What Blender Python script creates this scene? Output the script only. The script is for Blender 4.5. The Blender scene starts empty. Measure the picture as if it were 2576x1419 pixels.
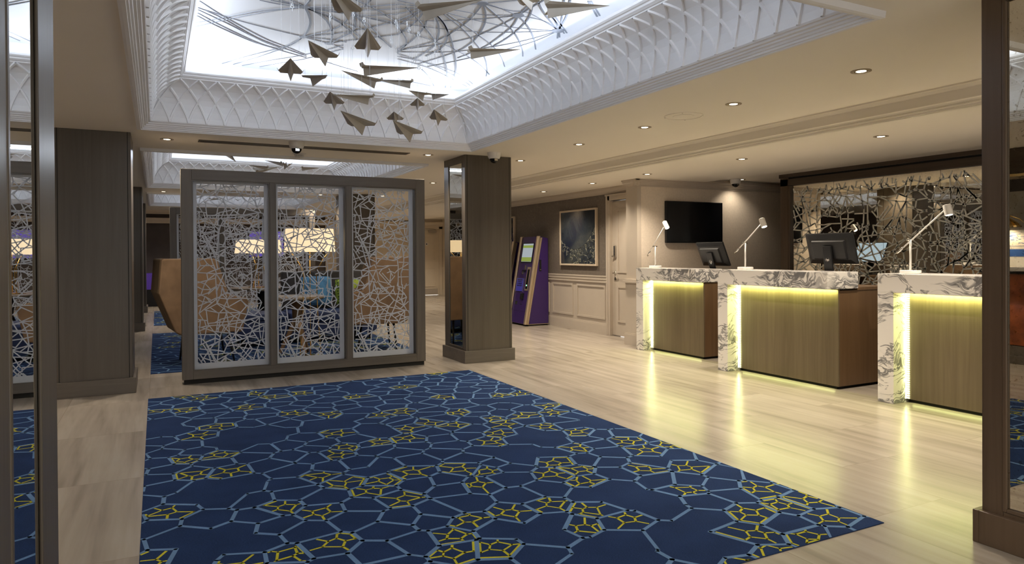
import bpy, bmesh, math, random
from mathutils import Vector, Matrix
random.seed(7)
S = bpy.context.scene
COL = S.collection
PI = math.pi

# ------------------------------------------------------------------ materials
def newmat(name):
    m = bpy.data.materials.new(name); m.use_nodes = True
    nt = m.node_tree
    b = nt.nodes['Principled BSDF']
    return m, nt, b
def N(nt, t, **k):
    n = nt.nodes.new(t)
    for a, v in k.items():
        if a in n.inputs.keys() if hasattr(n.inputs, 'keys') else False:
            n.inputs[a].default_value = v
        else:
            setattr(n, a, v)
    return n
def L(nt, a, b): nt.links.new(a, b)
def coords(nt, scale=(1,1,1), rot=(0,0,0)):
    tc = nt.nodes.new('ShaderNodeTexCoord'); mp = nt.nodes.new('ShaderNodeMapping')
    mp.inputs['Scale'].default_value = scale; mp.inputs['Rotation'].default_value = rot
    L(nt, tc.outputs['Object'], mp.inputs['Vector'])
    return mp.outputs['Vector']
def noise(nt, vec, scale, detail=3, rough=.5, dist=0):
    n = nt.nodes.new('ShaderNodeTexNoise')
    n.inputs['Scale'].default_value = scale; n.inputs['Detail'].default_value = detail
    n.inputs['Roughness'].default_value = rough; n.inputs['Distortion'].default_value = dist
    if vec is not None: L(nt, vec, n.inputs['Vector'])
    return n
def ramp(nt, fac, stops):
    r = nt.nodes.new('ShaderNodeValToRGB'); e = r.color_ramp.elements
    while len(e) < len(stops): e.new(.5)
    for i, (p, c) in enumerate(stops):
        e[i].position = p; e[i].color = (c if len(c) == 4 else tuple(c) + (1,))
    L(nt, fac, r.inputs['Fac']); return r.outputs['Color']
def math_(nt, op, a, b=None, c=None, clamp=False):
    n = nt.nodes.new('ShaderNodeMath'); n.operation = op; n.use_clamp = clamp
    for i, v in enumerate((a, b, c)):
        if v is None: continue
        if isinstance(v, (int, float)): n.inputs[i].default_value = v
        else: L(nt, v, n.inputs[i])
    return n.outputs[0]
def mix(nt, fac, a, b, kind='MIX'):
    n = nt.nodes.new('ShaderNodeMix'); n.data_type = 'RGBA'; n.blend_type = kind
    for s, v in ((n.inputs[0], fac), (n.inputs[6], a), (n.inputs[7], b)):
        if isinstance(v, (int, float)): s.default_value = v
        elif isinstance(v, tuple): s.default_value = v if len(v) == 4 else v + (1,)
        else: L(nt, v, s)
    return n.outputs[2]
def bump(nt, b, h, strength=.2, dist=.01):
    n = nt.nodes.new('ShaderNodeBump'); n.inputs['Strength'].default_value = strength
    n.inputs['Distance'].default_value = dist
    L(nt, h, n.inputs['Height']); L(nt, n.outputs['Normal'], b.inputs['Normal'])

def plain(name, col, rough=.5, metal=0, var=.06, scale=6, spec=None, bumpy=0):
    m, nt, b = newmat(name)
    v = coords(nt)
    n = noise(nt, v, scale, 3)
    d = tuple(max(0, c*(1-var)) for c in col); u = tuple(min(1, c*(1+var)) for c in col)
    L(nt, ramp(nt, n.outputs['Fac'], ((.3, d), (.7, u))), b.inputs['Base Color'])
    b.inputs['Roughness'].default_value = rough; b.inputs['Metallic'].default_value = metal
    if spec is not None: b.inputs['Specular IOR Level'].default_value = spec
    if bumpy:
        n2 = noise(nt, v, scale*25, 2); bump(nt, b, n2.outputs['Fac'], bumpy, .003)
    return m
def glow(name, col, strength, base=(.8,.8,.8)):
    m, nt, b = newmat(name)
    v = coords(nt); n = noise(nt, v, 3, 1)
    L(nt, ramp(nt, n.outputs['Fac'], ((.2, tuple(c*.97 for c in col)), (.8, col))), b.inputs['Emission Color'])
    b.inputs['Base Color'].default_value = base + (1,)
    b.inputs['Emission Strength'].default_value = strength
    return m
def wood(name, a, c, rough=.38, axis='z', s=1.0):
    m, nt, b = newmat(name)
    sc = {'z': (26*s, 26*s, 1.1), 'x': (1.1, 26*s, 26*s), 'y': (26*s, 1.1, 26*s)}[axis]
    v = coords(nt, sc)
    n1 = noise(nt, v, 1, 5, .6, .6)
    v2 = coords(nt, tuple(x*.11 for x in sc)); n2 = noise(nt, v2, 1, 2)
    f = math_(nt, 'MULTIPLY_ADD', n2.outputs['Fac'], .55, math_(nt, 'MULTIPLY', n1.outputs['Fac'], .5))
    L(nt, ramp(nt, f, ((.33, a), (.68, c))), b.inputs['Base Color'])
    b.inputs['Roughness'].default_value = rough
    v3 = coords(nt, tuple(x*5 for x in sc)); n3 = noise(nt, v3, 1, 2)
    bump(nt, b, n3.outputs['Fac'], .12, .002)
    return m
def mirror_mat(name, tint=(.82,.84,.83), antique=False):
    m, nt, b = newmat(name)
    b.inputs['Metallic'].default_value = 1; b.inputs['Roughness'].default_value = 0.0
    if antique:
        v = coords(nt)
        n = noise(nt, v, 11, 8, .75, .8); n2 = noise(nt, v, 70, 3, .6)
        k = ramp(nt, n.outputs['Fac'], ((.42, (.74,.70,.60)), (.6, (.80,.77,.68)), (.72, (.55,.49,.38))))
        sp = ramp(nt, n2.outputs['Fac'], ((.30, (.55,.5,.42)), (.40, (1,1,1))))
        L(nt, mix(nt, 1.0, k, sp, 'MULTIPLY'), b.inputs['Base Color'])
        L(nt, ramp(nt, n.outputs['Fac'], ((.5, (.0,)*3), (.8, (.10,)*3))), b.inputs['Roughness'])
    else:
        v = coords(nt); n = noise(nt, v, 2, 2)
        L(nt, ramp(nt, n.outputs['Fac'], ((.3, tuple(c*.98 for c in tint)), (.7, tint))), b.inputs['Base Color'])
    return m

def floor_mat():
    m, nt, b = newmat('travertine_tile')
    tc = nt.nodes.new('ShaderNodeTexCoord')
    mp = nt.nodes.new('ShaderNodeMapping'); mp.inputs['Rotation'].default_value = (0,0,PI/2)
    mp.inputs['Location'].default_value = (-.2, .065, 0)
    L(nt, tc.outputs['Object'], mp.inputs['Vector'])
    br = nt.nodes.new('ShaderNodeTexBrick'); L(nt, mp.outputs['Vector'], br.inputs['Vector'])
    br.offset = .5; br.inputs['Scale'].default_value = 1
    br.inputs['Brick Width'].default_value = 1.2; br.inputs['Row Height'].default_value = .62
    br.inputs['Mortar Size'].default_value = .0022; br.inputs['Mortar Smooth'].default_value = .1
    br.inputs['Color1'].default_value = (0,0,0,1); br.inputs['Color2'].default_value = (1,1,1,1); br.inputs['Mortar'].default_value = (.5,.5,.5,1)
    br.inputs['Bias'].default_value = 0
    v = coords(nt, (1,1,1))
    off = nt.nodes.new('ShaderNodeVectorMath'); off.operation = 'MULTIPLY_ADD'
    L(nt, br.outputs['Color'], off.inputs[0]); off.inputs[1].default_value = (3,7,5); L(nt, v, off.inputs[2])
    mp2 = nt.nodes.new('ShaderNodeMapping'); mp2.inputs['Scale'].default_value = (5.5, .33, 1); L(nt, off.outputs[0], mp2.inputs['Vector'])
    n1 = noise(nt, mp2.outputs['Vector'], 1.7, 5, .5, .4)
    n2 = noise(nt, mp2.outputs['Vector'], 3.6, 4, .55, .4)
    n3 = noise(nt, off.outputs[0], 1.3, 3)
    f = math_(nt, 'ADD', math_(nt, 'MULTIPLY', n1.outputs['Fac'], .62), math_(nt, 'MULTIPLY_ADD', n2.outputs['Fac'], .22, math_(nt, 'MULTIPLY', n3.outputs['Fac'], .2)))
    c = ramp(nt, f, ((.36, (.235,.20,.163)), (.48, (.315,.274,.226)), (.58, (.36,.318,.265)), (.74, (.42,.378,.325))))
    L(nt, mix(nt, math_(nt, 'MULTIPLY', br.outputs['Fac'], .6), c, (.24,.19,.14)), b.inputs['Base Color'])
    rr = ramp(nt, n3.outputs['Fac'], ((.3, (.235,)*3), (.75, (.275,)*3)))
    L(nt, rr, b.inputs['Roughness'])
    b.inputs['Specular IOR Level'].default_value = .5
    return m

def carpet_mat(name, lo, hi):
    m, nt, b = newmat(name)
    v = coords(nt)
    fib = noise(nt, coords(nt, (120, 420, 1)), 1, 3, .7)
    f = math_(nt, 'MULTIPLY_ADD', fib.outputs['Fac'], .7, math_(nt, 'MULTIPLY', noise(nt, v, 3.2, 4).outputs['Fac'], .3))
    L(nt, ramp(nt, f, ((.3, lo), (.7, hi))), b.inputs['Base Color']); b.inputs['Roughness'].default_value = .95
    b.inputs['Specular IOR Level'].default_value = .1
    bump(nt, b, fib.outputs['Fac'], .35, .004)
    return m

def marble_mat():
    m, nt, b = newmat('veined_marble')
    v = coords(nt)
    w = noise(nt, v, 1.5, 3, .55)
    wv = nt.nodes.new('ShaderNodeVectorMath'); wv.operation = 'MULTIPLY_ADD'
    L(nt, w.outputs['Color'], wv.inputs[0]); wv.inputs[1].default_value = (.75,.75,.75); L(nt, v, wv.inputs[2])
    mp = nt.nodes.new('ShaderNodeMapping'); mp.inputs['Rotation'].default_value = (.62,.35,.3); mp.inputs['Scale'].default_value = (1.0, .75, 3.4); L(nt, wv.outputs[0], mp.inputs['Vector'])
    n1 = noise(nt, mp.outputs['Vector'], 1.9, 5, .6, .6)
    n2 = noise(nt, mp.outputs['Vector'], 4.6, 4, .58, .9)
    cl = noise(nt, mp.outputs['Vector'], .95, 2, .5)
    cl2 = noise(nt, v, 2.1, 1, .5)
    a = math_(nt, 'ABSOLUTE', math_(nt, 'SUBTRACT', n1.outputs['Fac'], .5))
    a2 = math_(nt, 'ABSOLUTE', math_(nt, 'SUBTRACT', n2.outputs['Fac'], .5))
    v1 = ramp(nt, a, ((.0, (1,1,1)), (.010, (.7,)*3), (.022, (0,0,0))))
    v2 = ramp(nt, a2, ((.0, (1,1,1)), (.035, (.85,)*3), (.07, (0,0,0))))
    k = ramp(nt, math_(nt, 'MULTIPLY_ADD', cl.outputs['Fac'], .7, math_(nt, 'MULTIPLY', cl2.outputs['Fac'], .3)), ((.49, (0,0,0)), (.535, (1,1,1))))
    k0 = ramp(nt, cl2.outputs['Fac'], ((.40, (.0,)*3), (.55, (1,1,1))))
    f = math_(nt, 'MAXIMUM', math_(nt, 'MULTIPLY', v1, k0), math_(nt, 'MULTIPLY', v2, k))
    L(nt, mix(nt, math_(nt, 'MULTIPLY', f, .92), (.78,.75,.72), (.11,.11,.12)), b.inputs['Base Color'])
    b.inputs['Roughness'].default_value = .16
    return m

def wallpaper_mat():
    m, nt, b = newmat('geometric_taupe_wallpaper')
    v = coords(nt)
    n = nt.nodes.new('ShaderNodeTexVoronoi'); n.feature = 'DISTANCE_TO_EDGE'; n.inputs['Scale'].default_value = 13
    n.inputs['Randomness'].default_value = .6; L(nt, v, n.inputs['Vector'])
    k = ramp(nt, n.outputs['Distance'], ((.0, (1,1,1)), (.05, (0,0,0))))
    nz = noise(nt, v, 90, 3)
    c = mix(nt, nz.outputs['Fac'], (.105,.087,.070), (.155,.130,.107))
    L(nt, mix(nt, math_(nt, 'MULTIPLY', k, .6), c, (.19,.16,.13)), b.inputs['Base Color'])
    b.inputs['Roughness'].default_value = .6
    return m

def picture_mat():
    m, nt, b = newmat('dark_indigo_print')
    v = coords(nt)
    n1 = noise(nt, v, 3, 6, .65, .7); n2 = noise(nt, v, 1.2, 2)
    c = ramp(nt, math_(nt, 'MULTIPLY_ADD', n2.outputs['Fac'], .5, math_(nt, 'MULTIPLY', n1.outputs['Fac'], .5)), ((.38, (.010,.014,.030)), (.55, (.035,.042,.05)), (.7, (.075,.08,.075))))
    L(nt, c, b.inputs['Base Color']); b.inputs['Roughness'].default_value = .08
    return m

def leather_mat():
    m, nt, b = newmat('tan_orange_leather')
    v = coords(nt); n = noise(nt, v, 8, 5, .6)
    L(nt, ramp(nt, n.outputs['Fac'], ((.3, (.20,.045,.014)), (.7, (.42,.115,.035)))), b.inputs['Base Color'])
    b.inputs['Roughness'].default_value = .34
    return m

def dotted_cloth(name, a, c, sc):
    m, nt, b = newmat(name)
    v = coords(nt)
    n = nt.nodes.new('ShaderNodeTexVoronoi'); n.inputs['Scale'].default_value = sc; n.inputs['Randomness'].default_value = .25
    L(nt, v, n.inputs['Vector'])
    L(nt, ramp(nt, n.outputs['Distance'], ((.30, a), (.42, c))), b.inputs['Base Color'])
    b.inputs['Roughness'].default_value = .85
    return m

M = {}
M['floor'] = floor_mat(); M['carpet'] = carpet_mat('navy_carpet', (.0065,.015,.050), (.023,.050,.138)); M['carpet_blue'] = carpet_mat('pale_blue_carpet_line', (.085,.16,.30), (.15,.265,.45)); M['carpet_yellow'] = carpet_mat('yellow_carpet_line', (.34,.33,.02), (.58,.54,.05)); M['marble'] = marble_mat()
M['ceil'] = plain('cream_ceiling_paint', (.84,.79,.70), .6, var=.015, scale=1.2)
M['plaster'] = plain('white_plaster', (.80,.80,.81), .55, var=.02)
M['litceil'] = plain('stretched_white_ceiling', (.70,.71,.73), .7, var=.015, scale=2)
M['artline'] = plain('slate_grey_print', (.20,.215,.25), .7, var=.05)
M['pillar'] = wood('grey_brown_veneer', (.068,.055,.042), (.106,.089,.070), .36)
M['frame'] = wood('grey_oak_frame', (.075,.062,.05), (.145,.125,.103), .42, 'z', .8)
M['framex'] = wood('grey_oak_rail', (.075,.062,.05), (.145,.125,.103), .42, 'x', .8)
M['dark_y'] = wood('dark_walnut_rail', (.040,.027,.017), (.085,.060,.040), .35, 'y')
M['dark_z'] = wood('dark_walnut_post', (.075,.048,.028), (.135,.092,.058), .35, 'z')
M['desk'] = wood('desk_oak_veneer', (.105,.077,.046), (.175,.135,.085), .4, 'z', 1.3)
M['deskside'] = wood('desk_side_walnut', (.11,.062,.03), (.175,.105,.054), .4, 'z')
M['black'] = plain('black_plastic', (.010,.010,.011), .42, var=.1, spec=.3)
M['dark'] = plain('dark_recess', (.010,.009,.008), .8, var=.1)
M['mirror'] = mirror_mat('clear_mirror'); M['antique'] = mirror_mat('antiqued_mirror', antique=True)
M['tmirror'] = mirror_mat('bronze_tint_mirror', (.66,.62,.52))
M['lattice'] = plain('white_laser_cut_sheet', (.62,.65,.70), .5, var=.02)
M['lattice2'] = plain('stone_grey_laser_cut_sheet', (.80,.78,.68), .5, var=.03)
M['paint'] = plain('greige_paint', (.475,.415,.345), .5, var=.02)
M['linen'] = plain('linen_wallcover', (.66,.575,.475), .8, var=.05, scale=40)
M['paper'] = wallpaper_mat()
M['cream'] = plain('cream_wall_paint', (.70,.61,.48), .6, var=.02)
M['darkwall'] = plain('charcoal_brown_wallcover', (.085,.07,.062), .7, var=.08)
M['plane'] = plain('taupe_metal_sheet', (.42,.385,.325), .5, .0, var=.06, scale=14)
M['wire'] = plain('fine_steel_wire', (.55,.55,.56), .3, .8)
M['bead'] = plain('clear_acrylic_bead', (.80,.84,.88), .08, 0, var=.02)
M['chrome'] = plain('chrome', (.62,.60,.57), .14, 1, var=.02)
M['brass'] = plain('brass', (.62,.42,.16), .2, 1, var=.05)
M['copper'] = plain('copper', (.70,.33,.20), .25, 1, var=.05)
M['white'] = plain('white_enamel', (.78,.76,.73), .35, var=.02)
M['whiteplastic'] = plain('white_plastic', (.72,.70,.66), .4, var=.02)
M['screen'] = plain('black_glass_screen', (.006,.0065,.008), .16, var=.1, spec=.25)
M['purple'] = plain('purple_gloss_panel', (.040,.017,.115), .3, var=.04)
M['champagne'] = plain('champagne_metal', (.58,.46,.31), .3, .7, var=.04)
M['tan'] = plain('tan_suede', (.225,.142,.082), .85, var=.16, scale=7)
M['brown'] = plain('brown_suede', (.105,.068,.036), .85, var=.15, scale=7)
M['navy'] = plain('navy_velvet', (.012,.028,.10), .6, var=.15)
M['charcoal'] = plain('charcoal_fabric', (.05,.046,.043), .85, var=.1, scale=20)
M['greyfab'] = plain('grey_fabric', (.16,.15,.14), .85, var=.1, scale=20)
M['walnut'] = wood('walnut_leg', (.11,.06,.03), (.23,.14,.075), .4)
M['ttop'] = wood('oak_table_top', (.20,.15,.10), (.30,.235,.165), .35, 'x')
M['bluecush'] = dotted_cloth('blue_dotted_cloth', (.02,.06,.17), (.10,.30,.52), 60)
M['greencush'] = dotted_cloth('green_leaf_cloth', (.06,.11,.012), (.34,.44,.05), 22)
M['shade'] = glow('lit_cream_shade', (1,.76,.46), .42, (.8,.7,.5))
M['lens'] = glow('lit_downlight_lens', (1,.86,.62), 6)
M['led'] = glow('led_strip', (.92,.93,.45), .95)
M['bulb'] = glow('lit_lamp_bulb', (1,.92,.78), 7)
M['monitor_on'] = glow('lit_pale_blue_screen', (.55,.72,.88), 0.425, (.02,.02,.02))
M['kiosk_white'] = glow('lit_kiosk_page', (.66,.74,.80), 0.250, (.02,.02,.02))
M['kiosk_green'] = glow('lit_kiosk_band', (.42,.55,.10), 0.250, (.02,.02,.02))
M['tv_purple'] = glow('lit_purple_screen', (.16,.10,.55), 0.300, (.02,.02,.02))
M['tv_pale'] = glow('lit_pale_spot', (.6,.6,.95), 0.350, (.02,.02,.02))
M['kiosk_blue'] = glow('lit_keypad_panel', (.05,.04,.35), 0.175, (.02,.02,.1))
M['kiosk_led'] = glow('green_indicator', (.1,.9,.4), 2)
M['leather'] = leather_mat()
M['picture'] = picture_mat()
M['netline'] = plain('pale_net_line', (.42,.42,.33), .5)
M['card'] = plain('white_card', (.72,.72,.70), .6); M['cardblue'] = plain('blue_card_band', (.03,.11,.42), .6)
M['grille'] = plain('dark_bronze_grille', (.085,.07,.05), .5, var=.1)
M['stone'] = plain('pale_stone_counter', (.45,.43,.40), .25, var=.15)
M['tile'] = plain('glazed_wall_tile', (.5,.45,.37), .25, var=.15, scale=3)
M['champ_frame'] = plain('pale_wood_frame', (.55,.46,.35), .45, var=.05)
M['champ_ring'] = plain('beige_light_trim', (.30,.24,.17), .4, .3)
M['purple_lit'] = glow('lit_purple_panel', (.10,.04,.35), 0.125, (.03,.012,.1))

# ------------------------------------------------------------------ mesh builder
class MB:
    def __init__(s): s.v = []; s.f = []; s.mi = []; s.k = 0
    def add(s, vs, fs):
        o = len(s.v); s.v += [tuple(p) for p in vs]; s.f += [tuple(i+o for i in f) for f in fs]; s.mi += [s.k]*len(fs); return s
    def box(s, a, b):
        x0,x1 = sorted((a[0],b[0])); y0,y1 = sorted((a[1],b[1])); z0,z1 = sorted((a[2],b[2]))
        return s.add([(x0,y0,z0),(x1,y0,z0),(x1,y1,z0),(x0,y1,z0),(x0,y0,z1),(x1,y0,z1),(x1,y1,z1),(x0,y1,z1)],
                     [(0,3,2,1),(4,5,6,7),(0,1,5,4),(1,2,6,5),(2,3,7,6),(3,0,4,7)])
    def prism(s, poly, d0, d1):      # poly: 3-D points of one face, extruded by vector d1-d0
        n = len(poly); P = [Vector(p)+Vector(d0) for p in poly]; Q = [Vector(p)+Vector(d1) for p in poly]
        return s.add(P+Q, [tuple(range(n))[::-1], tuple(range(n, 2*n))] + [(i,(i+1)%n,n+(i+1)%n,n+i) for i in range(n)])
    def quad(s, a, b, c, d): return s.add([a,b,c,d], [(0,1,2,3)])
    def tube(s, path, r, n=8, cap=True):
        P = [Vector(p) for p in path]; rs = r if isinstance(r, (list, tuple)) else [r]*len(P)
        ref = Vector((0,0,1)); vs = []; fs = []
        for i, p in enumerate(P):
            t = (P[min(i+1, len(P)-1)] - P[max(i-1, 0)]).normalized()
            if abs(t.dot(ref)) > .95: ref = Vector((1,0,0))
            u = t.cross(ref).normalized(); w = t.cross(u).normalized()
            for k in range(n):
                a = 2*PI*k/n; vs.append(p + (u*math.cos(a) + w*math.sin(a))*rs[i])
        for i in range(len(P)-1):
            for k in range(n): fs.append((i*n+k, i*n+(k+1)%n, (i+1)*n+(k+1)%n, (i+1)*n+k))
        if cap: fs += [tuple(range(n))[::-1], tuple(range((len(P)-1)*n, len(P)*n))]
        return s.add(vs, fs)
    def lathe(s, prof, n=24, c=(0,0,0), caps=True):   # prof: (r, z)
        vs = []; fs = []
        for r, z in prof:
            for k in range(n):
                a = 2*PI*k/n; vs.append((c[0]+r*math.cos(a), c[1]+r*math.sin(a), c[2]+z))
        for i in range(len(prof)-1):
            for k in range(n): fs.append((i*n+k, i*n+(k+1)%n, (i+1)*n+(k+1)%n, (i+1)*n+k))
        if caps: fs += [tuple(range(n))[::-1], tuple(range((len(prof)-1)*n, len(prof)*n))]
        return s.add(vs, fs)
    def rect_sweep(s, prof, x0, y0, x1, y1):          # prof: (inset, z) swept round a rectangle with mitres
        vs = []; fs = []
        for d, z in prof: vs += [(x0+d,y0+d,z),(x1-d,y0+d,z),(x1-d,y1-d,z),(x0+d,y1-d,z)]
        for i in range(len(prof)-1):
            for k in range(4): fs.append((i*4+k, i*4+(k+1)%4, (i+1)*4+(k+1)%4, (i+1)*4+k))
        return s.add(vs, fs)
    def sweep(s, prof, a, b, nrm):                    # prof: (out, z) along the straight line a-b (2-D), out along nrm
        vs = []; fs = []
        for o, z in prof:
            vs += [(a[0]+nrm[0]*o, a[1]+nrm[1]*o, z), (b[0]+nrm[0]*o, b[1]+nrm[1]*o, z)]
        n = len(prof)
        for i in range(n-1): fs.append((2*i, 2*i+1, 2*i+3, 2*i+2))
        fs.append(tuple(2*i for i in range(n))); fs.append(tuple(2*i+1 for i in range(n))[::-1])
        return s.add(vs, fs)
    def mesh(s, name, mats, origin=(0,0,0)):
        me = bpy.data.meshes.new(name); o = Vector(origin)
        me.from_pydata([tuple(Vector(p)-o) for p in s.v], [], s.f)
        mats = mats if isinstance(mats, (list, tuple)) else [mats]
        for m in mats: me.materials.append(M[m] if isinstance(m, str) else m)
        for p, k in zip(me.polygons, s.mi): p.material_index = k
        bm = bmesh.new(); bm.from_mesh(me); bmesh.ops.recalc_face_normals(bm, faces=bm.faces); bm.to_mesh(me); bm.free()
        me.update(); return me
    def build(s, name, mats, parent=None, origin=None, smooth=False, bevel=0, seg=2):
        if origin is None: origin = (0,0,0)
        me = s.mesh(name, mats, origin)
        o = bpy.data.objects.new(name, me); COL.objects.link(o)
        if parent is not None: o.parent = parent
        else: o.location = origin
        if smooth:
            for p in me.polygons: p.use_smooth = True
        if bevel:
            md = o.modifiers.new('soft', 'BEVEL'); md.width = bevel; md.segments = seg; md.limit_method = 'ANGLE'
            md.angle_limit = math.radians(40)
        return o

def tag(o, label, cat, group=None, kind=None):
    o['label'] = label; o['category'] = cat
    if group: o['group'] = group
    if kind: o['kind'] = kind
    return o
def thing(name, label, cat, loc=(0,0,0), rz=0, group=None):
    o = bpy.data.objects.new(name, None); COL.objects.link(o); o.empty_display_size = .1
    o.location = loc; o.rotation_euler = (0,0,rz)
    return tag(o, label, cat, group)
def struct(mb, name, mats, parent=None, **k):
    o = mb.build(name, mats, parent, **k)
    if parent is None: o['kind'] = 'structure'
    return o
def dup(root, loc, rz=0, label=None, scale=None):
    r = root.copy(); COL.objects.link(r); r.location = loc; r.rotation_euler = (0,0,rz)
    if scale: r.scale = scale
    if label: r['label'] = label
    for ch in list(root.children):
        c = ch.copy(); COL.objects.link(c); c.parent = r
        for g in list(ch.children):
            d = g.copy(); COL.objects.link(d); d.parent = c
    return r
def area(name, loc, size, power, col, rot=(0,0,0), spread=None):
    l = bpy.data.lights.new(name, 'AREA'); l.shape = 'RECTANGLE'; l.size, l.size_y = size
    l.energy = power; l.color = col
    if spread: l.spread = spread
    o = bpy.data.objects.new(name, l); COL.objects.link(o); o.location = loc; o.rotation_euler = rot
    return o
def spot(name, loc, power, col, angle=120, blend=.6, rad=.04, rot=(0,0,0)):
    l = bpy.data.lights.new(name, 'SPOT'); l.energy = power; l.color = col; l.spot_size = math.radians(angle)
    l.spot_blend = blend; l.shadow_soft_size = rad
    o = bpy.data.objects.new(name, l); COL.objects.link(o); o.location = loc; o.rotation_euler = rot
    return o
LAT="15 700 51 634|82 727 96 589 151 508 206 453|6 638 89 623|8 615 30 635|28 635 17 541 32 450 34 386|65 625 82 555 72 482 57 432|96 593 288 605 472 613 593 638|17 554 100 571 288 570 431 593 585 634|10 563 84 538 151 508|9 520 76 542 108 566|164 598 216 630 345 659 407 686|202 691 192 627 175 511|214 630 191 506|268 671 235 581 179 528|273 701 288 609 303 486 323 415|349 654 300 582 247 502|353 654 435 593 513 527 525 495|407 686 369 583 356 470|473 670 402 533 356 465|407 686 644 629|227 573 311 481|255 558 231 503|300 556 402 533 513 522|406 528 459 455|151 508 307 481 483 436 583 412|435 602 506 616 551 589 601 562 648 564|484 559 547 591|598 633 555 587 521 500 496 440|598 633 593 563 597 496 608 411|530 535 643 560|530 495 643 547|640 631 648 604|529 486 643 484|459 455 521 482 593 518|525 495 575 413 591 380|483 436 550 445|643 547 625 405 642 359|9 486 163 475 167 494|167 485 158 378|223 495 206 418 194 359|307 473 242 420 210 409 130 363|352 466 319 415 278 361|356 465 368 403|364 465 421 418|283 448 319 415|246 415 413 409|479 432 405 406 290 373|8 897 75 869 126 807|8 876 103 907 127 936|71 869 15 700|183 973 184 848 183 800|8 841 47 818 134 809|7 773 106 816 178 852|178 839 15 700|181 792 70 732|185 800 407 695|185 792 345 659|235 963 226 894 189 804|226 894 274 845 293 761|239 954 278 858|194 852 270 840|282 910 186 848|270 893 372 907 471 921|299 961 388 849|331 926 416 840|282 910 339 860|314 852 396 897|270 840 416 840 599 824|315 883 249 759|416 826 297 757|416 826 461 763|458 882 416 826|462 878 486 820|471 921 462 873|517 964 508 925 591 896|516 898 595 833|541 915 511 792 473 670|571 936 574 830 561 777 581 696|519 801 553 764 581 701|616 788 498 744|599 824 620 788 586 701|641 738 543 658|416 818 478 758 581 696|469 758 411 691|586 696 619 641|481 701 543 658|249 763 273 701 268 671|249 741 200 691|70 732 200 698 407 691|125 751 200 691|621 948 595 887|646 934 596 918|75 869 122 837|7 443 36 441 75 398 110 331 168 214|24 379 75 402 166 439 210 415|166 439 158 384 110 322 30 207|98 359 210 410 246 421 307 474|206 411 180 187|246 421 278 363 245 282|47 386 98 297 121 205|23 337 185 312 245 295|17 286 177 270 245 278 412 266|319 415 290 366|319 412 339 350 351 297|278 350 483 371|479 429 483 371 524 302|474 367 424 269|479 424 404 350 351 297|351 297 277 258 176 209|351 292 481 181|347 354 416 327 524 302 645 280|384 356 527 182|524 302 478 244 428 181|507 330 445 246 386 178|412 266 411 231|478 239 531 209|587 338 570 295 527 182|574 290 594 182|582 285 645 200|645 267 581 183|491 379 591 346 642 330|503 357 617 394 646 401|617 394 646 347|600 386 591 346|23 281 69 196|58 240 125 213 252 177|269 237 264 181|269 224 346 179|265 242 204 179|2 1303 30 1187|3 1235 122 1272 177 1280|4 1350 93 1208 172 1146|30 1187 160 1185|30 1187 3 1141|95 1204 6 1123|2 1117 93 1109 180 1101|91 1105 100 1040|172 1099 100 1040 68 998 36 896|93 1109 172 1142 244 1171|172 1142 180 1101 173 1073 180 892|5 1012 171 1056|6 1025 76 998 127 940|5 970 48 943 127 940 179 973|103 894 179 965|95 1397 149 1203 172 1146|80 1479 173 1272 192 1159|173 1246 253 1206|177 1272 265 1297|266 1332 181 1250|180 1099 251 989|180 1099 219 1029|180 1103 264 1110|260 1115 203 973 186 930|244 1171 260 1132|184 1142 232 1167|187 986 251 976 267 967|231 972 258 889|235 972 226 916|262 1327 264 1175 297 1218 338 1248|265 1245 383 1231 477 1216 565 1260|338 1248 404 1314|334 1257 407 1243|412 1318 498 1225|404 1314 391 1235|441 1318 379 1226|482 1287 481 1221|532 1278 473 1225|544 1313 510 1234 522 1154 520 881|574 1357 590 1242 589 1188 555 1065|645 1259 590 1246|644 1192 531 1198|644 1179 564 1131 522 1110|268 1158 341 1152 398 1160 510 1159|264 1114 333 1122 411 1156|296 1079 333 1122|295 983 389 959|275 984 339 886|296 1075 405 954 438 922|332 1074 430 962|390 1077 435 1094 480 1071 522 1114|410 1125 455 1041|435 1094 421 962|397 941 480 1040|562 932 555 1065 576 1118|643 1027 521 1026|644 1108 572 1113|299 957 364 886|264 1110 295 983"
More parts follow.
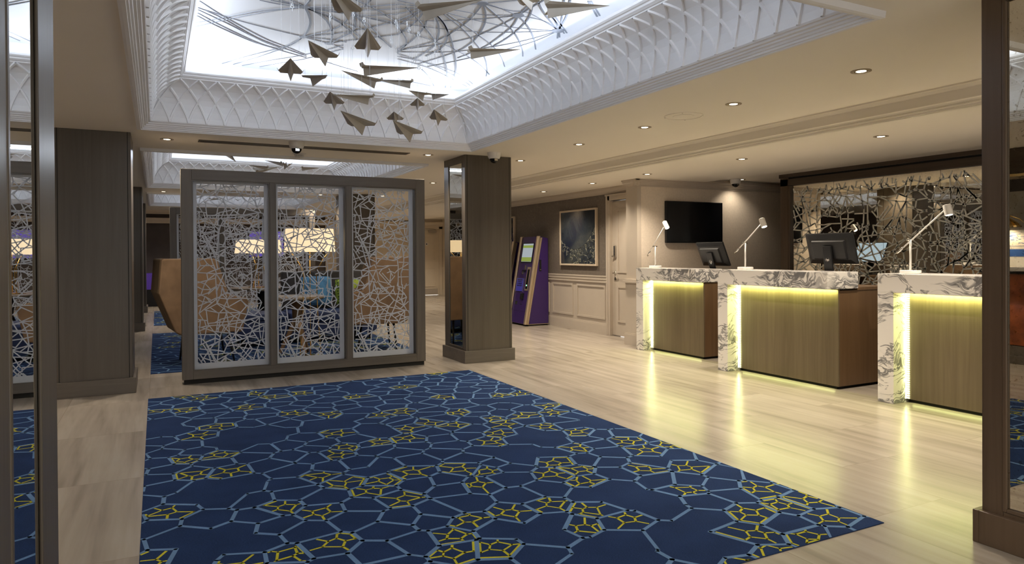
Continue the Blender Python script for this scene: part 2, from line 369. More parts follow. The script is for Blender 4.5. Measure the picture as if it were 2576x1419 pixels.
ART="7 280 5782 305 5753 339 5712 379 5664 422 5613 465 5562 509 5508 555 5451 603 5393 652 5336 701 5285 754 5236 814 5187 871 5142 921 5104 956 5077|7 279 5887 310 5845 351 5787 400 5720 451 5650 501 5584 550 5519 602 5451 655 5385 706 5322 754 5268 801 5221 848 5177 893 5139 931 5108 957 5086|7 282 5277 304 5311 335 5360 373 5420 417 5486 465 5552 520 5625 586 5709 656 5797 726 5880 787 5950 837 6001 879 6037 917 6065 952 6091 990 6120 1033 6156 1078 6195 1122 6233 1160 6266 1188 6289|7 282 5418 304 5439 335 5467 372 5504 414 5546 457 5595 504 5656 557 5730 614 5811 672 5889 726 5957 777 6009 825 6053 872 6090 918 6124 963 6159 1012 6196 1064 6233 1113 6267 1155 6296 1186 6318|7 282 5472 308 5500 346 5540 392 5588 442 5642 494 5698 549 5762 611 5836 677 5914 741 5989 800 6051 851 6097 897 6132 938 6159 978 6184 1018 6210 1060 6240 1103 6269 1144 6297 1178 6320 1204 6337|7 283 5546 306 5577 339 5622 379 5675 425 5734 473 5792 526 5855 588 5926 654 6000 719 6068 778 6123 830 6161 880 6187 924 6204 960 6215 987 6225|7 283 5612 304 5639 334 5678 370 5725 410 5775 452 5823 498 5873 549 5928 604 5983 659 6037 710 6083 756 6120 798 6149 839 6175 881 6200 928 6228 984 6261 1049 6298 1115 6334 1172 6366 1213 6389|7 282 5426 320 5449 376 5482 441 5520 508 5558 569 5591 620 5615 669 5636 717 5655 764 5672 813 5690 868 5709 927 5729 986 5748 1036 5764 1073 5776|8 653 5078 670 5081 694 5087 722 5093 753 5098 784 5100 818 5098 858 5093 897 5087 932 5081 956 5077|9 722 5044 956 5077|9 772 5019 956 5077|9 846 4983 954 5069|16 956 5077 964 5097 975 5124 988 5157 1001 5192 1012 5226 1022 5259 1032 5293 1042 5328 1050 5364 1058 5402 1064 5441 1069 5482 1073 5524 1076 5565 1078 5604 1079 5643 1078 5683 1076 5720 1074 5753 1073 5776|15 956 5077 968 5086 986 5098 1006 5113 1028 5131 1049 5151 1070 5174 1091 5199 1113 5227 1134 5258 1155 5293 1175 5333 1195 5379 1215 5428 1232 5476 1248 5521 1260 5561 1269 5599 1277 5635 1283 5671 1289 5705 1294 5742 1298 5779 1301 5814 1303 5844 1305 5866|12 954 5069 965 4924|8 956 5077 996 5058 1054 5032 1120 5001 1189 4966 1252 4932 1314 4893 1380 4849 1442 4805 1495 4767 1532 4741|8 957 5086 1000 5075 1060 5061 1130 5043 1202 5021 1269 4997 1333 4965 1401 4926 1466 4886 1521 4851 1560 4826|9 959 5094 1291 5061|9 959 5094 989 5093 1033 5092 1084 5091 1133 5090 1175 5090 1207 5089 1236 5088 1261 5087 1282 5087 1297 5086|9 959 5094 983 5107 1017 5125 1058 5147 1101 5173 1141 5201 1179 5233 1218 5268 1257 5306 1297 5347 1336 5391 1379 5442 1426 5501 1471 5562 1511 5616 1540 5654|9 964 5091 996 5112 1042 5141 1096 5176 1154 5212 1210 5246 1265 5277 1324 5307 1383 5338 1440 5369 1491 5402 1538 5439 1583 5481 1623 5522 1657 5559 1682 5585|9 964 5091 991 5102 1030 5115 1076 5132 1123 5156 1168 5188 1210 5234 1255 5292 1299 5358 1341 5422 1377 5480 1407 5530 1432 5577 1452 5620 1468 5656 1481 5683|9 1293 5069 1276 5053 1253 5030 1227 5005 1201 4980 1179 4959 1160 4942 1142 4926 1125 4912 1111 4900 1101 4891|13 1293 5069 1298 5050 1304 5023 1312 4991 1319 4957 1325 4923 1329 4886 1333 4843 1335 4801 1337 4765 1339 4741|14 1293 5069 1298 5081 1306 5098 1316 5118 1326 5140 1335 5165 1345 5193 1355 5224 1366 5258 1375 5292 1382 5326 1388 5360 1392 5394 1394 5429 1395 5463 1394 5494 1390 5521 1384 5545 1377 5568 1369 5593 1361 5624 1352 5663 1343 5711 1333 5761 1324 5804 1318 5835|12 1293 5069 1312 5094 1340 5128 1373 5170 1405 5215 1433 5259 1457 5306 1480 5360 1500 5414 1517 5461 1530 5495|9 1293 5069 1306 5069 1324 5069 1347 5069 1373 5064 1402 5054 1438 5034 1482 5007 1527 4977 1566 4950 1594 4931|8 1308 5081 1668 5165|8 1312 5098 1339 5098 1377 5098 1422 5098 1467 5099 1507 5101 1542 5105 1577 5111 1610 5118 1637 5125 1657 5129|10 1293 5069 1292 5108 1292 5164 1292 5229 1289 5296 1284 5353 1276 5399 1265 5441 1253 5479 1237 5517 1218 5557 1192 5604 1159 5654 1125 5703 1094 5745 1073 5776|7 1074 5782 1104 5757 1146 5722 1194 5680 1244 5635 1289 5590 1329 5544 1369 5495 1408 5445 1445 5393 1481 5342 1518 5285 1555 5223 1590 5163 1619 5111 1640 5076|7 1074 5782 1069 5808 1062 5844 1053 5886 1043 5932 1031 5975 1019 6014 1007 6053 993 6093 974 6138 949 6192 914 6256 871 6330 823 6410 775 6490 732 6566 691 6643 650 6723 612 6800 579 6866 555 6914|8 1074 5782 1069 5816 1063 5863 1055 5920 1043 5985 1025 6053 1000 6127 968 6210 932 6300 894 6390 856 6478 814 6569 767 6665 720 6758 679 6839 650 6898|8 1075 5786 1299 5869|7 1105 5777 1137 5774 1183 5769 1236 5764 1287 5760 1327 5758 1356 5759 1379 5762 1398 5766 1412 5769 1423 5772|7 727 6906 757 6864 798 6806 846 6739 895 6670 942 6607 986 6550 1032 6495 1077 6439 1120 6385 1161 6330 1199 6274 1235 6218 1269 6162 1300 6109 1327 6060 1351 6012 1373 5965 1392 5922 1407 5887 1418 5861|7 879 6879 908 6838 949 6781 996 6716 1042 6652 1081 6599 1110 6561 1135 6532 1159 6504 1185 6468 1218 6415 1263 6334 1316 6232 1369 6128 1414 6037 1445 5976|8 1299 5869 1440 5953|10 1293 5069 1312 5087 1340 5112 1373 5143 1411 5182 1450 5230 1496 5295 1550 5377 1608 5467 1662 5553 1707 5621 1739 5668 1763 5700 1780 5722 1792 5737 1802 5750|9 1249 4785 1270 4798 1301 4816 1337 4839 1377 4866 1417 4896 1462 4935 1515 4983 1569 5033 1617 5079 1651 5111|9 1361 6418 1384 6433 1415 6454 1453 6480 1493 6506 1533 6531 1576 6556 1625 6584 1674 6611 1716 6635 1747 6651|6 1299 5869 1304 5864 1310 5858 1318 5850 1329 5838 1342 5824 1356 5807 1369 5789 1387 5767 1411 5738 1445 5700 1498 5645 1566 5574 1636 5500 1699 5436 1741 5392|8 1733 4688 1506 4658|8 1736 4696 1529 4731|8 1739 4705 1559 4823|8 1742 4713 1592 4927|10 1742 4723 1636 5064|9 1739 4724 1676 5189|11 1743 4732 1747 4774 1753 4834 1761 4906 1767 4982 1769 5053 1767 5125 1761 5202 1754 5279 1747 5345 1742 5393|12 1742 4713 1749 4732 1760 4759 1772 4791 1785 4828 1799 4867 1812 4908 1828 4953 1843 5002 1857 5056 1869 5117 1878 5189 1885 5272 1890 5360 1894 5446 1895 5522 1892 5588 1886 5650 1878 5703 1871 5748 1866 5781|14 1751 4719 1769 4743 1797 4778 1828 4820 1861 4864 1889 4907 1913 4949 1935 4992 1956 5036 1975 5081 1994 5126 2012 5171 2028 5217 2043 5264 2056 5311 2069 5359 2081 5405 2093 5450 2103 5496 2111 5546 2116 5604 2116 5677 2112 5765 2107 5856 2101 5937 2097 5995|12 1756 4716 1781 4742 1818 4781 1862 4826 1906 4876 1944 4924 1977 4972 2008 5022 2037 5075 2063 5126 2087 5176 2107 5222 2123 5266 2137 5309 2148 5351 2159 5393 2169 5434 2178 5472 2185 5510 2189 5550 2191 5595 2189 5649 2182 5712 2173 5776 2165 5833 2159 5873|13 1603 4762 1639 4808 1691 4876 1753 4958 1820 5047 1882 5134 1942 5219 2003 5310 2065 5405 2126 5501 2185 5598 2240 5696 2292 5795 2343 5895 2391 5994 2436 6089 2477 6179 2514 6264 2548 6346 2579 6425 2611 6505 2643 6589 2674 6676 2704 6759 2729 6831 2747 6884|13 1788 4730 1818 4769 1862 4826 1914 4894 1969 4969 2020 5043 2065 5117 2110 5196 2155 5279 2200 5366 2247 5457 2296 5557 2348 5665 2401 5778 2451 5889 2497 5993 2536 6085 2569 6169 2598 6247 2626 6325 2655 6408 2686 6502 2719 6605 2750 6706 2777 6795 2797 6860|9 1903 4785 1934 4814 1979 4856 2032 4906 2087 4959 2136 5009 2180 5057 2222 5106 2262 5156 2302 5205 2340 5253 2376 5297 2410 5339 2443 5380 2475 5422 2509 5468 2544 5519 2580 5572 2616 5627 2651 5684 2685 5741 2718 5799 2749 5858 2779 5918 2808 5977 2835 6032 2860 6087 2884 6143 2906 6195 2924 6239 2937 6272|9 1926 4773 1959 4800 2006 4838 2062 4883 2124 4934 2185 4986 2248 5041 2319 5103 2392 5168 2462 5233 2525 5294 2578 5350 2624 5402 2665 5452 2704 5503 2745 5558 2789 5622 2835 5694 2879 5766 2918 5830 2946 5875|7 1733 4688 1759 4695 1796 4706 1839 4718 1885 4731 1927 4742 1964 4753 1998 4764 2034 4774 2074 4784 2122 4793 2180 4802 2247 4812 2319 4820 2393 4825 2466 4825 2545 4816 2630 4799 2713 4780 2785 4762 2836 4750|7 1733 4688 1764 4685 1809 4679 1861 4673 1914 4668 1963 4664 2005 4664 2047 4667 2088 4669 2129 4669 2170 4664 2214 4650 2262 4630 2308 4608 2347 4588 2375 4574|10 2067 4457 2074 4499 2084 4561 2096 4634 2106 4709 2114 4776 2119 4831 2122 4882 2123 4931 2122 4983 2120 5041 2117 5106 2114 5176 2109 5250 2098 5327 2079 5406 2048 5493 2004 5590 1956 5686 1912 5770 1882 5831|11 2067 4457 2080 4479 2099 4509 2122 4546 2145 4586 2166 4625 2185 4664 2204 4704 2222 4746 2240 4790 2257 4837 2273 4888 2289 4943 2304 5001 2317 5056 2328 5107 2338 5149 2345 5184 2351 5217 2356 5253 2359 5296 2362 5348 2364 5406 2365 5469 2362 5535 2354 5601 2339 5670 2317 5745 2293 5820 2268 5892 2247 5954 2230 6006 2215 6052 2202 6090 2191 6122 2183 6145|11 2067 4457 2109 4496 2172 4553 2246 4621 2321 4691 2385 4752 2435 4801 2479 4844 2518 4884 2557 4927 2598 4975 2643 5033 2690 5097 2737 5165 2781 5230 2820 5289 2852 5341 2880 5389 2904 5432 2923 5468 2938 5495|8 2067 4457 2079 4457 2095 4456 2115 4457 2139 4459 2166 4466 2202 4479 2246 4497 2292 4518 2333 4536 2362 4549|8 2067 4457 2099 4463 2146 4473 2200 4484 2254 4493 2300 4498 2334 4495 2360 4485 2384 4475 2414 4472 2456 4482 2520 4515 2603 4565 2692 4623 2774 4678 2832 4716|8 2067 4457 2261 4287|8 2067 4457 1736 4696|7 2408 4568 2382 4591 2345 4624 2302 4663 2254 4703 2206 4742 2156 4779 2103 4819 2047 4858 1990 4896 1932 4929 1869 4961 1799 4990 1732 5017 1674 5038 1633 5054|9 2408 4568 2406 4589 2405 4617 2402 4653 2398 4696 2391 4749 2382 4816 2372 4898 2360 4988 2343 5078 2322 5160 2295 5230 2264 5295 2228 5356 2189 5417 2146 5479 2094 5549 2032 5624 1969 5697 1913 5760 1874 5806|10 2408 4568 2417 4597 2431 4636 2447 4685 2463 4739 2475 4798 2484 4863 2492 4939 2498 5020 2503 5100 2507 5171 2510 5232 2512 5285 2512 5334 2510 5385 2505 5442 2495 5512 2480 5593 2463 5675 2448 5747 2437 5799|12 2408 4568 2429 4589 2459 4618 2495 4652 2532 4691 2568 4729 2602 4769 2637 4811 2672 4855 2708 4903 2745 4953 2785 5013 2829 5082 2873 5152 2911 5214 2939 5259|10 2404 4560 2405 4532 2407 4493 2409 4448 2411 4403 2413 4364 2415 4328 2417 4291 2419 4257 2421 4228 2423 4207|9 2404 4560 2436 4561 2482 4563 2536 4566 2590 4572 2638 4584 2682 4605 2727 4634 2769 4666 2806 4696 2832 4716|12 2404 4560 2399 4525 2392 4474 2385 4418 2378 4366 2371 4327 2365 4300 2359 4280 2353 4266 2348 4255 2344 4246|7 2855 4740 2818 4764 2766 4797 2705 4836 2643 4874 2586 4908 2537 4936 2490 4962 2443 4986 2394 5008 2338 5029 2276 5047 2209 5063 2139 5078 2068 5090 1999 5100 1924 5108 1843 5113 1766 5116 1700 5119 1654 5121|7 2855 4740 2841 4782 2822 4843 2799 4914 2772 4988 2744 5056 2715 5116 2684 5176 2650 5235 2612 5295 2570 5354 2524 5416 2475 5480 2421 5543 2362 5603 2296 5658 2217 5708 2123 5755 2029 5796 1947 5831 1890 5855|7 2855 4740 2851 4781 2846 4839 2840 4908 2831 4979 2820 5045 2807 5100 2794 5151 2777 5203 2755 5262 2726 5335 2685 5428 2633 5540 2576 5660 2520 5776 2470 5877 2426 5961 2385 6036 2347 6100 2316 6152 2293 6192|13 2855 4740 2809 4695 2745 4631 2675 4561 2608 4493 2553 4435 2508 4384 2466 4335 2430 4291 2401 4255 2379 4229|12 2855 4740 2836 4714 2809 4677 2779 4635 2750 4595 2725 4563 2704 4539 2683 4518 2664 4501 2648 4487 2637 4477|14 2855 4740 2837 4693 2814 4627 2787 4552 2759 4477 2731 4410 2700 4345 2666 4278 2633 4216 2605 4164 2585 4128|12 2855 4740 2843 4714 2828 4679 2809 4635 2786 4584 2756 4526 2716 4451 2667 4362 2618 4273 2576 4197 2547 4146|13 2855 4740 2946 4906|13 2861 4737 2950 4878|11 2363 4274 2375 4296 2392 4326 2411 4363 2432 4404 2450 4445 2466 4486 2483 4530 2499 4576 2514 4627 2527 4682 2539 4745 2551 4814 2560 4888 2568 4964 2574 5037 2576 5112 2576 5191 2573 5268 2570 5335 2568 5383|12 2618 4445 2932 4775|12 2610 4407 2945 4757|13 2708 4086 2944 4326|13 2725 4078 2951 4302|7 1931 5984 1980 5996 2051 6013 2134 6035 2220 6060 2298 6089 2370 6123 2441 6161 2512 6204 2581 6250 2647 6301 2714 6362 2783 6434 2848 6508 2905 6574 2946 6621|7 1906 5906 1967 5937 2055 5981 2159 6034 2268 6094 2366 6156 2457 6225 2550 6305 2640 6388 2722 6467 2792 6534 2846 6585 2885 6626 2914 6657 2935 6682 2952 6701|7 1957 6063 2008 6085 2081 6115 2169 6153 2266 6202 2362 6261 2471 6343 2597 6450 2729 6567 2848 6674 2934 6751|8 2273 6304 2298 6340 2333 6392 2374 6454 2417 6519 2455 6580 2490 6641 2525 6706 2559 6770 2588 6826 2609 6866|11 1898 5881 1899 5849 1900 5805 1901 5755 1899 5703 1894 5656 1887 5615 1877 5576 1865 5537 1850 5495 1830 5450 1801 5396 1766 5335 1729 5275 1698 5224 1676 5189|6 2178 6752 2576 6882|8 1695 5248 1729 5264 1779 5286 1837 5313 1897 5340 1952 5366 2001 5388 2049 5409 2096 5430 2144 5454 2194 5483 2248 5517 2304 5556 2362 5599 2419 5644 2475 5689 2529 5737 2583 5787 2636 5839 2687 5892 2735 5944 2782 5999 2829 6057 2872 6113 2909 6163 2936 6198"

# ------------------------------------------------------------------ room shell
HC, LC = 2.456, 2.30
WARM = (1.0, .86, .68)
f = MB(); f.box((-6,-3.2,-.12),(9.2,20.6,0)); struct(f, 'floor', 'floor')

COFFERS = [(-.10, 2.21, 3.10, 7.03), (-.10, 8.53, 3.10, 13.06), (-.10, 14.45, 3.10, 17.9)]
c = MB()
def slab(m, x0, y0, x1, y1, z, t=.06): m.box((x0,y0,z),(x1,y1,z+t))
ins = -.02
ys = [-3.2]
slab(c, -6, -3.2, -.10+ins, 20.6, HC); slab(c, 3.10-ins, -3.2, 5.0, 20.6, HC)
prev = -3.2
for x0,y0,x1,y1 in COFFERS:
    slab(c, -.10+ins, prev, 3.10-ins, y0+ins, HC); prev = y1-ins
slab(c, -.10+ins, prev, 3.10-ins, 20.6, HC)
struct(c, 'ceiling', 'ceil')
c = MB(); slab(c, 5.03, -3.2, 7.05, 20.6, LC); slab(c, 7.05, -3.2, 9.2, 20.6, LC+.05)
c.box((5.0,-3.2,LC+.06),(5.03,20.6,HC+.06))
struct(c, 'ceiling_reception', 'ceil')
t = MB()
t.sweep([(.0,HC),(.075,HC),(.075,HC-.010),(.058,HC-.014),(.042,HC-.03),(.022,HC-.036),(.018,HC-.046),(.012,HC-.052),(.012,HC-.092),(.034,HC-.096),(.034,HC-.106),(.02,HC-.112),(.008,HC-.126),(.012,HC-.130),(.012,HC-.138),(-.012,HC-.146),(-.02,HC-.156),(-.03,HC-.156)], (5.03,-3.2), (5.03,20.3), (-1,0))
struct(t, 'trim_1', 'ceil')

# coffers: moulding, arched cove, cornice, stretched ceiling with printed lines
LOWER = [(-.048,HC+.002),(-.045,2.424),(-.030,2.420),(-.012,2.420),(-.010,2.428),(0,2.430),(.002,2.441),(.012,2.444),(.016,2.456),(.028,2.458),(.030,2.468),(.044,2.472),(.048,2.484),(.060,2.486),(.066,2.496)]
COVE = [(.066,2.496),(.068,2.54),(.078,2.60),(.095,2.655),(.118,2.70),(.150,2.745),(.190,2.785),(.235,2.818),(.265,2.835),(.287,2.845)]
UPPER = [(.287,2.845),(.291,2.845),(.293,2.853),(.303,2.856),(.310,2.862),(.318,2.868),(.322,2.880),(.332,2.884),(.341,2.895),(.341,2.912),(.30,2.914),(.06,2.914),(.06,3.062)]
def cove_pts(n):
    L_ = [0]
    for a, b in zip(COVE, COVE[1:]): L_.append(L_[-1] + math.hypot(b[0]-a[0], b[1]-a[1]))
    out = []
    for i in range(n+1):
        s = L_[-1]*i/n; k = max(j for j in range(len(L_)-1) if L_[j] <= s+1e-9)
        t_ = (s-L_[k])/(L_[k+1]-L_[k]); a, b = COVE[k], COVE[k+1]
        out.append((a[0]+(b[0]-a[0])*t_, a[1]+(b[1]-a[1])*t_))
    return out
def ribs(m, x0, y0, x1, y1, nx, ny, ns, w=.021, h=.013):
    cp = cove_pts(ns)
    sides = [((x0,y0),(1,0),(0,1),x1-x0,nx), ((x0,y1),(1,0),(0,-1),x1-x0,nx), ((x0,y0),(0,1),(1,0),y1-y0,ny), ((x1,y0),(0,1),(-1,0),y1-y0,ny)]
    for (ox,oy),(ux,uy),(ix,iy),Ln,n in sides:
        a0 = .066; dl = (Ln-2*a0)/n
        for k in range(-1, n+2):
            for sg in (-1, 1):
                pts = []
                for i in range(ns+1):
                    v = i/ns; t_ = a0 + k*dl + sg*1.5*dl*v**1.32; d, z = cp[i]
                    if t_ < d-.012 or t_ > Ln-d+.012: 
                        pts.append(None); continue
                    pts.append((t_, d, z))
                run = []
                for p in pts + [None]:
                    if p is None:
                        if len(run) > 1: strip(m, run, ox,oy,ux,uy,ix,iy,w,h)
                        run = []
                    else: run.append(p)
def strip(m, run, ox,oy,ux,uy,ix,iy,w,h):
    P = [Vector((ox+ux*t_+ix*d, oy+uy*t_+iy*d, z)) for t_,d,z in run]
    vs = []; fs = []
    for i, p in enumerate(P):
        a = run[max(i-1,0)]; b = run[min(i+1,len(run)-1)]
        T = (P[min(i+1,len(P)-1)]-P[max(i-1,0)]).normalized()
        # surface normal, towards the room: from the cove's own slope
        dd, dz = b[1]-a[1], b[2]-a[2]; ln = math.hypot(dd,dz) or 1
        Nn = Vector((ix*dz/ln, iy*dz/ln, -dd/ln)); B = T.cross(Nn).normalized()
        vs += [p - B*w/2, p - B*w*.34 + Nn*h, p + B*w*.34 + Nn*h, p + B*w/2]
    for i in range(len(P)-1):
        for k in range(3): fs.append((i*4+k, i*4+k+1, i*4+k+5, i*4+k+4))
    m.add(vs, fs)
def flatline(m, pts, w, z):
    P = [Vector((x,y,0)) for x,y in pts]; vs = []; fs = []
    for i, p in enumerate(P):
        T = (P[min(i+1,len(P)-1)]-P[max(i-1,0)]); T = T.normalized() if T.length else Vector((1,0,0))
        B = Vector((-T.y, T.x, 0))*w/2
        vs += [tuple(p+B)[:2]+(z,), tuple(p-B)[:2]+(z,), tuple(p-B)[:2]+(z+.003,), tuple(p+B)[:2]+(z+.003,)]
    for i in range(len(P)-1):
        for k in range(4): fs.append((i*4+k, i*4+(k+1)%4, (i+1)*4+(k+1)%4, (i+1)*4+k))
    m.add(vs, fs)
art = []
for s in ART.split('|'):
    n = [int(x) for x in s.split()]; art.append((n[0], [(n[i]/1000, n[i+1]/1000) for i in range(1, len(n), 2)]))
for ci, (x0,y0,x1,y1) in enumerate(COFFERS):
    m = MB(); m.rect_sweep(LOWER, x0,y0,x1,y1)
    root = struct(m, 'trim_%d' % (ci+2), 'plaster')
    m = MB(); m.rect_sweep(COVE, x0,y0,x1,y1)
    m.build('arched_cove', 'plaster', root, smooth=False)
    nx = 20; ny = max(8, round((y1-y0-.132)/.1534))
    m = MB(); ribs(m, x0,y0,x1,y1, nx, ny, 12 if ci == 0 else 7); m.build('cove_ribs', 'plaster', root)
    m = MB(); m.rect_sweep(UPPER, x0,y0,x1,y1); m.build('upper_cornice', 'plaster', root)
    m = MB(); m.box((x0-.02,y0-.02,3.06),(x1+.02,y1+.02,3.10)); m.build('stretched_ceiling', 'litceil', root)
    m = MB()
    if ci == 0:
        for w, pts in art: flatline(m, pts, w*.00105, 3.0565)
        for hx,hy,r in ((.956,5.078,.035),(1.293,5.07,.04),(1.075,5.783,.03),(1.299,5.87,.035),(1.733,4.689,.04),(2.067,4.458,.04),(2.403,4.561,.045),(2.853,4.74,.05)):
            m.lathe([(r,0),(r,.003)], 14, (hx,hy,3.0563))
    else:
        rn = random.Random(3+ci)
        hubs = [(rn.uniform(x0+.5,x1-.5), rn.uniform(y0+.6,y1-.6)) for _ in range(7)]
        for a in hubs:
            for _ in range(7):
                b = rn.choice(hubs) if rn.random() < .6 else (rn.uniform(x0+.1,x1-.1), rn.choice((y0+.1,y1-.1)))
                q = ((a[0]+b[0])/2+rn.uniform(-.5,.5), (a[1]+b[1])/2+rn.uniform(-.3,.3))
                q = (min(max(q[0],x0+.1),x1-.1), min(max(q[1],y0+.1),y1-.1))
                flatline(m, [tuple((1-t_)**2*a[k]+2*t_*(1-t_)*q[k]+t_*t_*b[k] for k in (0,1)) for t_ in [j/8 for j in range(9)]], .009, 3.0565)
    m.build('printed_lines', 'artline', root)
    # LED strips in the trough behind the cornice
    cool = (.80,.88,1.0); pw = COVE_W = 2.5
    lx, ly = x1-x0-.3, y1-y0-.3; zl = 2.93
    for nm,loc,sz,rot,fac in (('cove_light_far',((x0+x1)/2,y1-.14,zl),(lx,.05),(PI+1.36,0,0),lx),('cove_light_near',((x0+x1)/2,y0+.14,zl),(lx,.05),(PI-1.36,0,0),lx),
                       ('cove_light_left',(x0+.14,(y0+y1)/2,zl),(.05,ly),(0,PI+1.36,0),ly),('cove_light_right',(x1-.14,(y0+y1)/2,zl),(.05,ly),(0,PI-1.36,0),ly)):
        area(nm, loc, sz, pw*fac, cool, rot, math.radians(84))

# walls ------------------------------------------------------------
def panel_mould(m, fixed, axis, out, a0, a1, z0, z1, w=.032, h=.014):
    """raised rectangular moulding on a wall; axis 'y': wall x=fixed running in y"""
    def bx(p0, p1, q0, q1):
        if axis == 'y': m.box((fixed, p0, q0), (fixed+out*h, p1, q1))
        else: m.box((p0, fixed, q0), (p1, fixed+out*h, q1))
    bx(a0,a1,z1-w,z1); bx(a0,a1,z0,z0+w); bx(a0,a0+w,z0+w,z1-w); bx(a1-w,a1,z0+w,z1-w)
CROWN = [(0,2.205),(.012,2.205),(.014,2.222),(.03,2.228),(.036,2.245),(.055,2.262),(.062,2.280),(.075,2.284),(.075,LC),(0,LC)]
RX = 6.29
w = MB(); w.box((RX,8.93,0),(RX+.2,13.6,LC+.05)); w.box((RX,7.95,2.10),(RX+.2,8.93,LC+.05)); w.box((RX,13.4,0),(8.1,13.6,LC+.06))
wr = struct(w, 'wall_right', 'paper')
m = MB(); m.box((RX-.012,8.99,.166),(RX,13.6,.87)); m.box((RX-.03,8.99,.905),(RX,13.6,.925)); m.box((RX-.022,8.99,.86),(RX,13.6,.905)); m.box((RX-.035,8.99,.815),(RX-.012,13.6,.835))
y = 9.02
for y0,y1 in ((9.03,9.86),(9.98,10.66),(10.78,11.46),(11.58,12.3),(12.42,13.2)): panel_mould(m, RX-.012, 'y', -1, y0, y1, .235, .775)
m.build('wainscot', 'paint', wr)
m = MB(); m.box((RX-.03,8.99,0),(RX,13.6,.15)); m.box((RX-.022,8.99,.15),(RX,13.6,.168)); struct(m, 'baseboard_right', 'paint')
m = MB(); m.sweep(CROWN, (RX,7.96), (RX,13.6), (-1,0)); struct(m, 'trim_5', 'paint')
# block that carries the television, with its pilaster end
PX = 5.90
w = MB(); w.box((PX,7.72,0),(9.2,7.96,LC+.05)); wt = struct(w, 'wall_reception', 'linen')
m = MB(); m.box((PX-.012,7.708,.92),(PX+.045,7.96,2.21)); m.box((PX+.045,7.712,.92),(PX+.06,7.72,2.21)); m.box((PX-.03,7.70,.166),(PX,7.96,.87)); m.box((PX-.06,7.67,.87),(PX+.02,7.98,.895)); m.box((PX-.05,7.68,.895),(PX+.02,7.97,.92)); 
m.build('pilaster', 'paint', wt)
m = MB(); m.box((PX-.045,7.685,0),(PX,7.97,.15)); m.box((PX-.038,7.692,.15),(PX,7.965,.168)); m.box((PX,7.69,0),(9.2,7.72,.15)); struct(m, 'baseboard_reception', 'paint')
m = MB(); m.sweep(CROWN, (PX-.075,7.72), (9.2,7.72), (0,-1)); m.sweep(CROWN, (PX-.012,7.645), (PX-.012,7.97), (-1,0)); struct(m, 'trim_6', 'paint')
# far part of the lobby
w = MB(); w.box((7.95,13.6,0),(8.15,20.3,LC+.05)); wc = struct(w, 'wall_corridor', 'cream')
m = MB(); m.box((7.93,13.6,.80),(7.95,20.3,.86)); 
for y0 in (14,15.2,16.4,17.6,18.8): panel_mould(m, 7.95, 'y', -1, y0, y0+1.05, .22, .74)
panel_mould(m, 7.95, 'y', -1, 18.8, 19.85, .95, 2.1); m.box((7.925,13.6,0),(7.95,20.3,.16)); m.build('wainscot', 'cream', wc)
w = MB(); w.box((-6,20.3,0),(3.95,20.5,HC+.06)); w.box((3.95,20.3,0),(4.35,20.5,HC+.06)); wd = struct(w, 'wall_far', 'darkwall')
w = MB(); w.box((4.35,20.28,0),(6.98,20.5,HC+.06)); w.box((6.98,20.28,2.08),(7.88,20.5,HC+.06)); w.box((7.88,20.28,0),(8.1,20.5,HC+.06)); wb = struct(w, 'wall_far_corridor', 'cream')
m = MB()
for x0,x1 in ((4.5,5.3),(5.42,6.22),(6.3,6.82)): panel_mould(m, 20.28, 'x', -1, x0, x1, .24, .76); panel_mould(m, 20.28, 'x', -1, x0, x1, .98, 2.05)
m.box((4.35,20.25,.84),(6.9,20.28,.90)); m.box((4.35,20.25,0),(6.9,20.28,.16)); m.build('wainscot', 'cream', wb)
m = MB(); m.sweep([(0,2.12),(.02,2.12),(.03,2.16),(.07,2.2),(.09,2.24),(.09,2.26),(0,2.26)], (-3.4,20.28), (7.95,20.28), (0,-1)); m.sweep([(0,2.36),(.03,2.36),(.08,2.42),(.1,HC),(0,HC)], (-3.4,20.28), (5.0,20.28), (0,-1)); struct(m, 'trim_7', 'cream')
# left (bar) side
w = MB(); w.box((-4.2,-3.2,0),(-4.0,20.3,HC+.06)); struct(w, 'wall_left', 'darkwall')
m = MB(); m.box((-4.0,3.2,1.15),(-3.985,7.0,2.1)); struct(m, 'wall_left_tiles', 'tile')
w = MB(); w.box((-2.45,2.2,2.16),(-2.15,9.2,HC)); bk = struct(w, 'ceiling_bulkhead', 'dark_y')
m = MB(); m.box((-2.47,2.18,2.13),(-2.13,9.22,2.16)); m.build('bulkhead_rail', 'brass', bk)
w = MB(); w.box((3.0,-3.2,0),(9.2,-3.0,LC)); w.box((-6,-3.2,0),(-2,-3.0,HC)); struct(w, 'wall_rear', 'cream')
w = MB(); w.box((9.2,-3.2,0),(9.35,7.96,LC+.06)); struct(w, 'wall_back_office', 'darkwall')

# doors -------------------------------------------------------------
d = MB(); d.box((RX+.035,8.02,.012),(RX+.075,8.91,2.085)); d1 = struct(d, 'door_1', 'paint')
m = MB()
for z0,z1 in ((.22,.78),(.98,1.96)): panel_mould(m, RX+.035, 'y', -1, 8.12, 8.77, z0, z1, .03, .012)
m.build('door_panel_moulding', 'paint', d1)
m = MB(); m.box((RX-.02,8.91,0),(RX+.06,9.0,2.19)); m.box((RX-.02,7.96,2.10),(RX+.06,9.0,2.19)); m.box((RX-.035,7.96,2.17),(RX+.02,9.015,2.195)); m.box((RX-.028,8.955,0),(RX-.02,9.0,2.17)); m.build('door_frame', 'paint', d1, bevel=.004)
m = MB(); m.lathe([(.024,0),(.024,.006)], 16); hm = m
m = MB(); m.tube([(RX+.035,8.83,.975),(RX-.012,8.83,.975),(RX-.018,8.825,.975),(RX-.018,8.72,.975)], .009, 10); m.tube([(RX+.035,8.83,.975),(RX+.028,8.83,.975)], .026, 16); m.build('door_handle', 'chrome', d1, smooth=True)
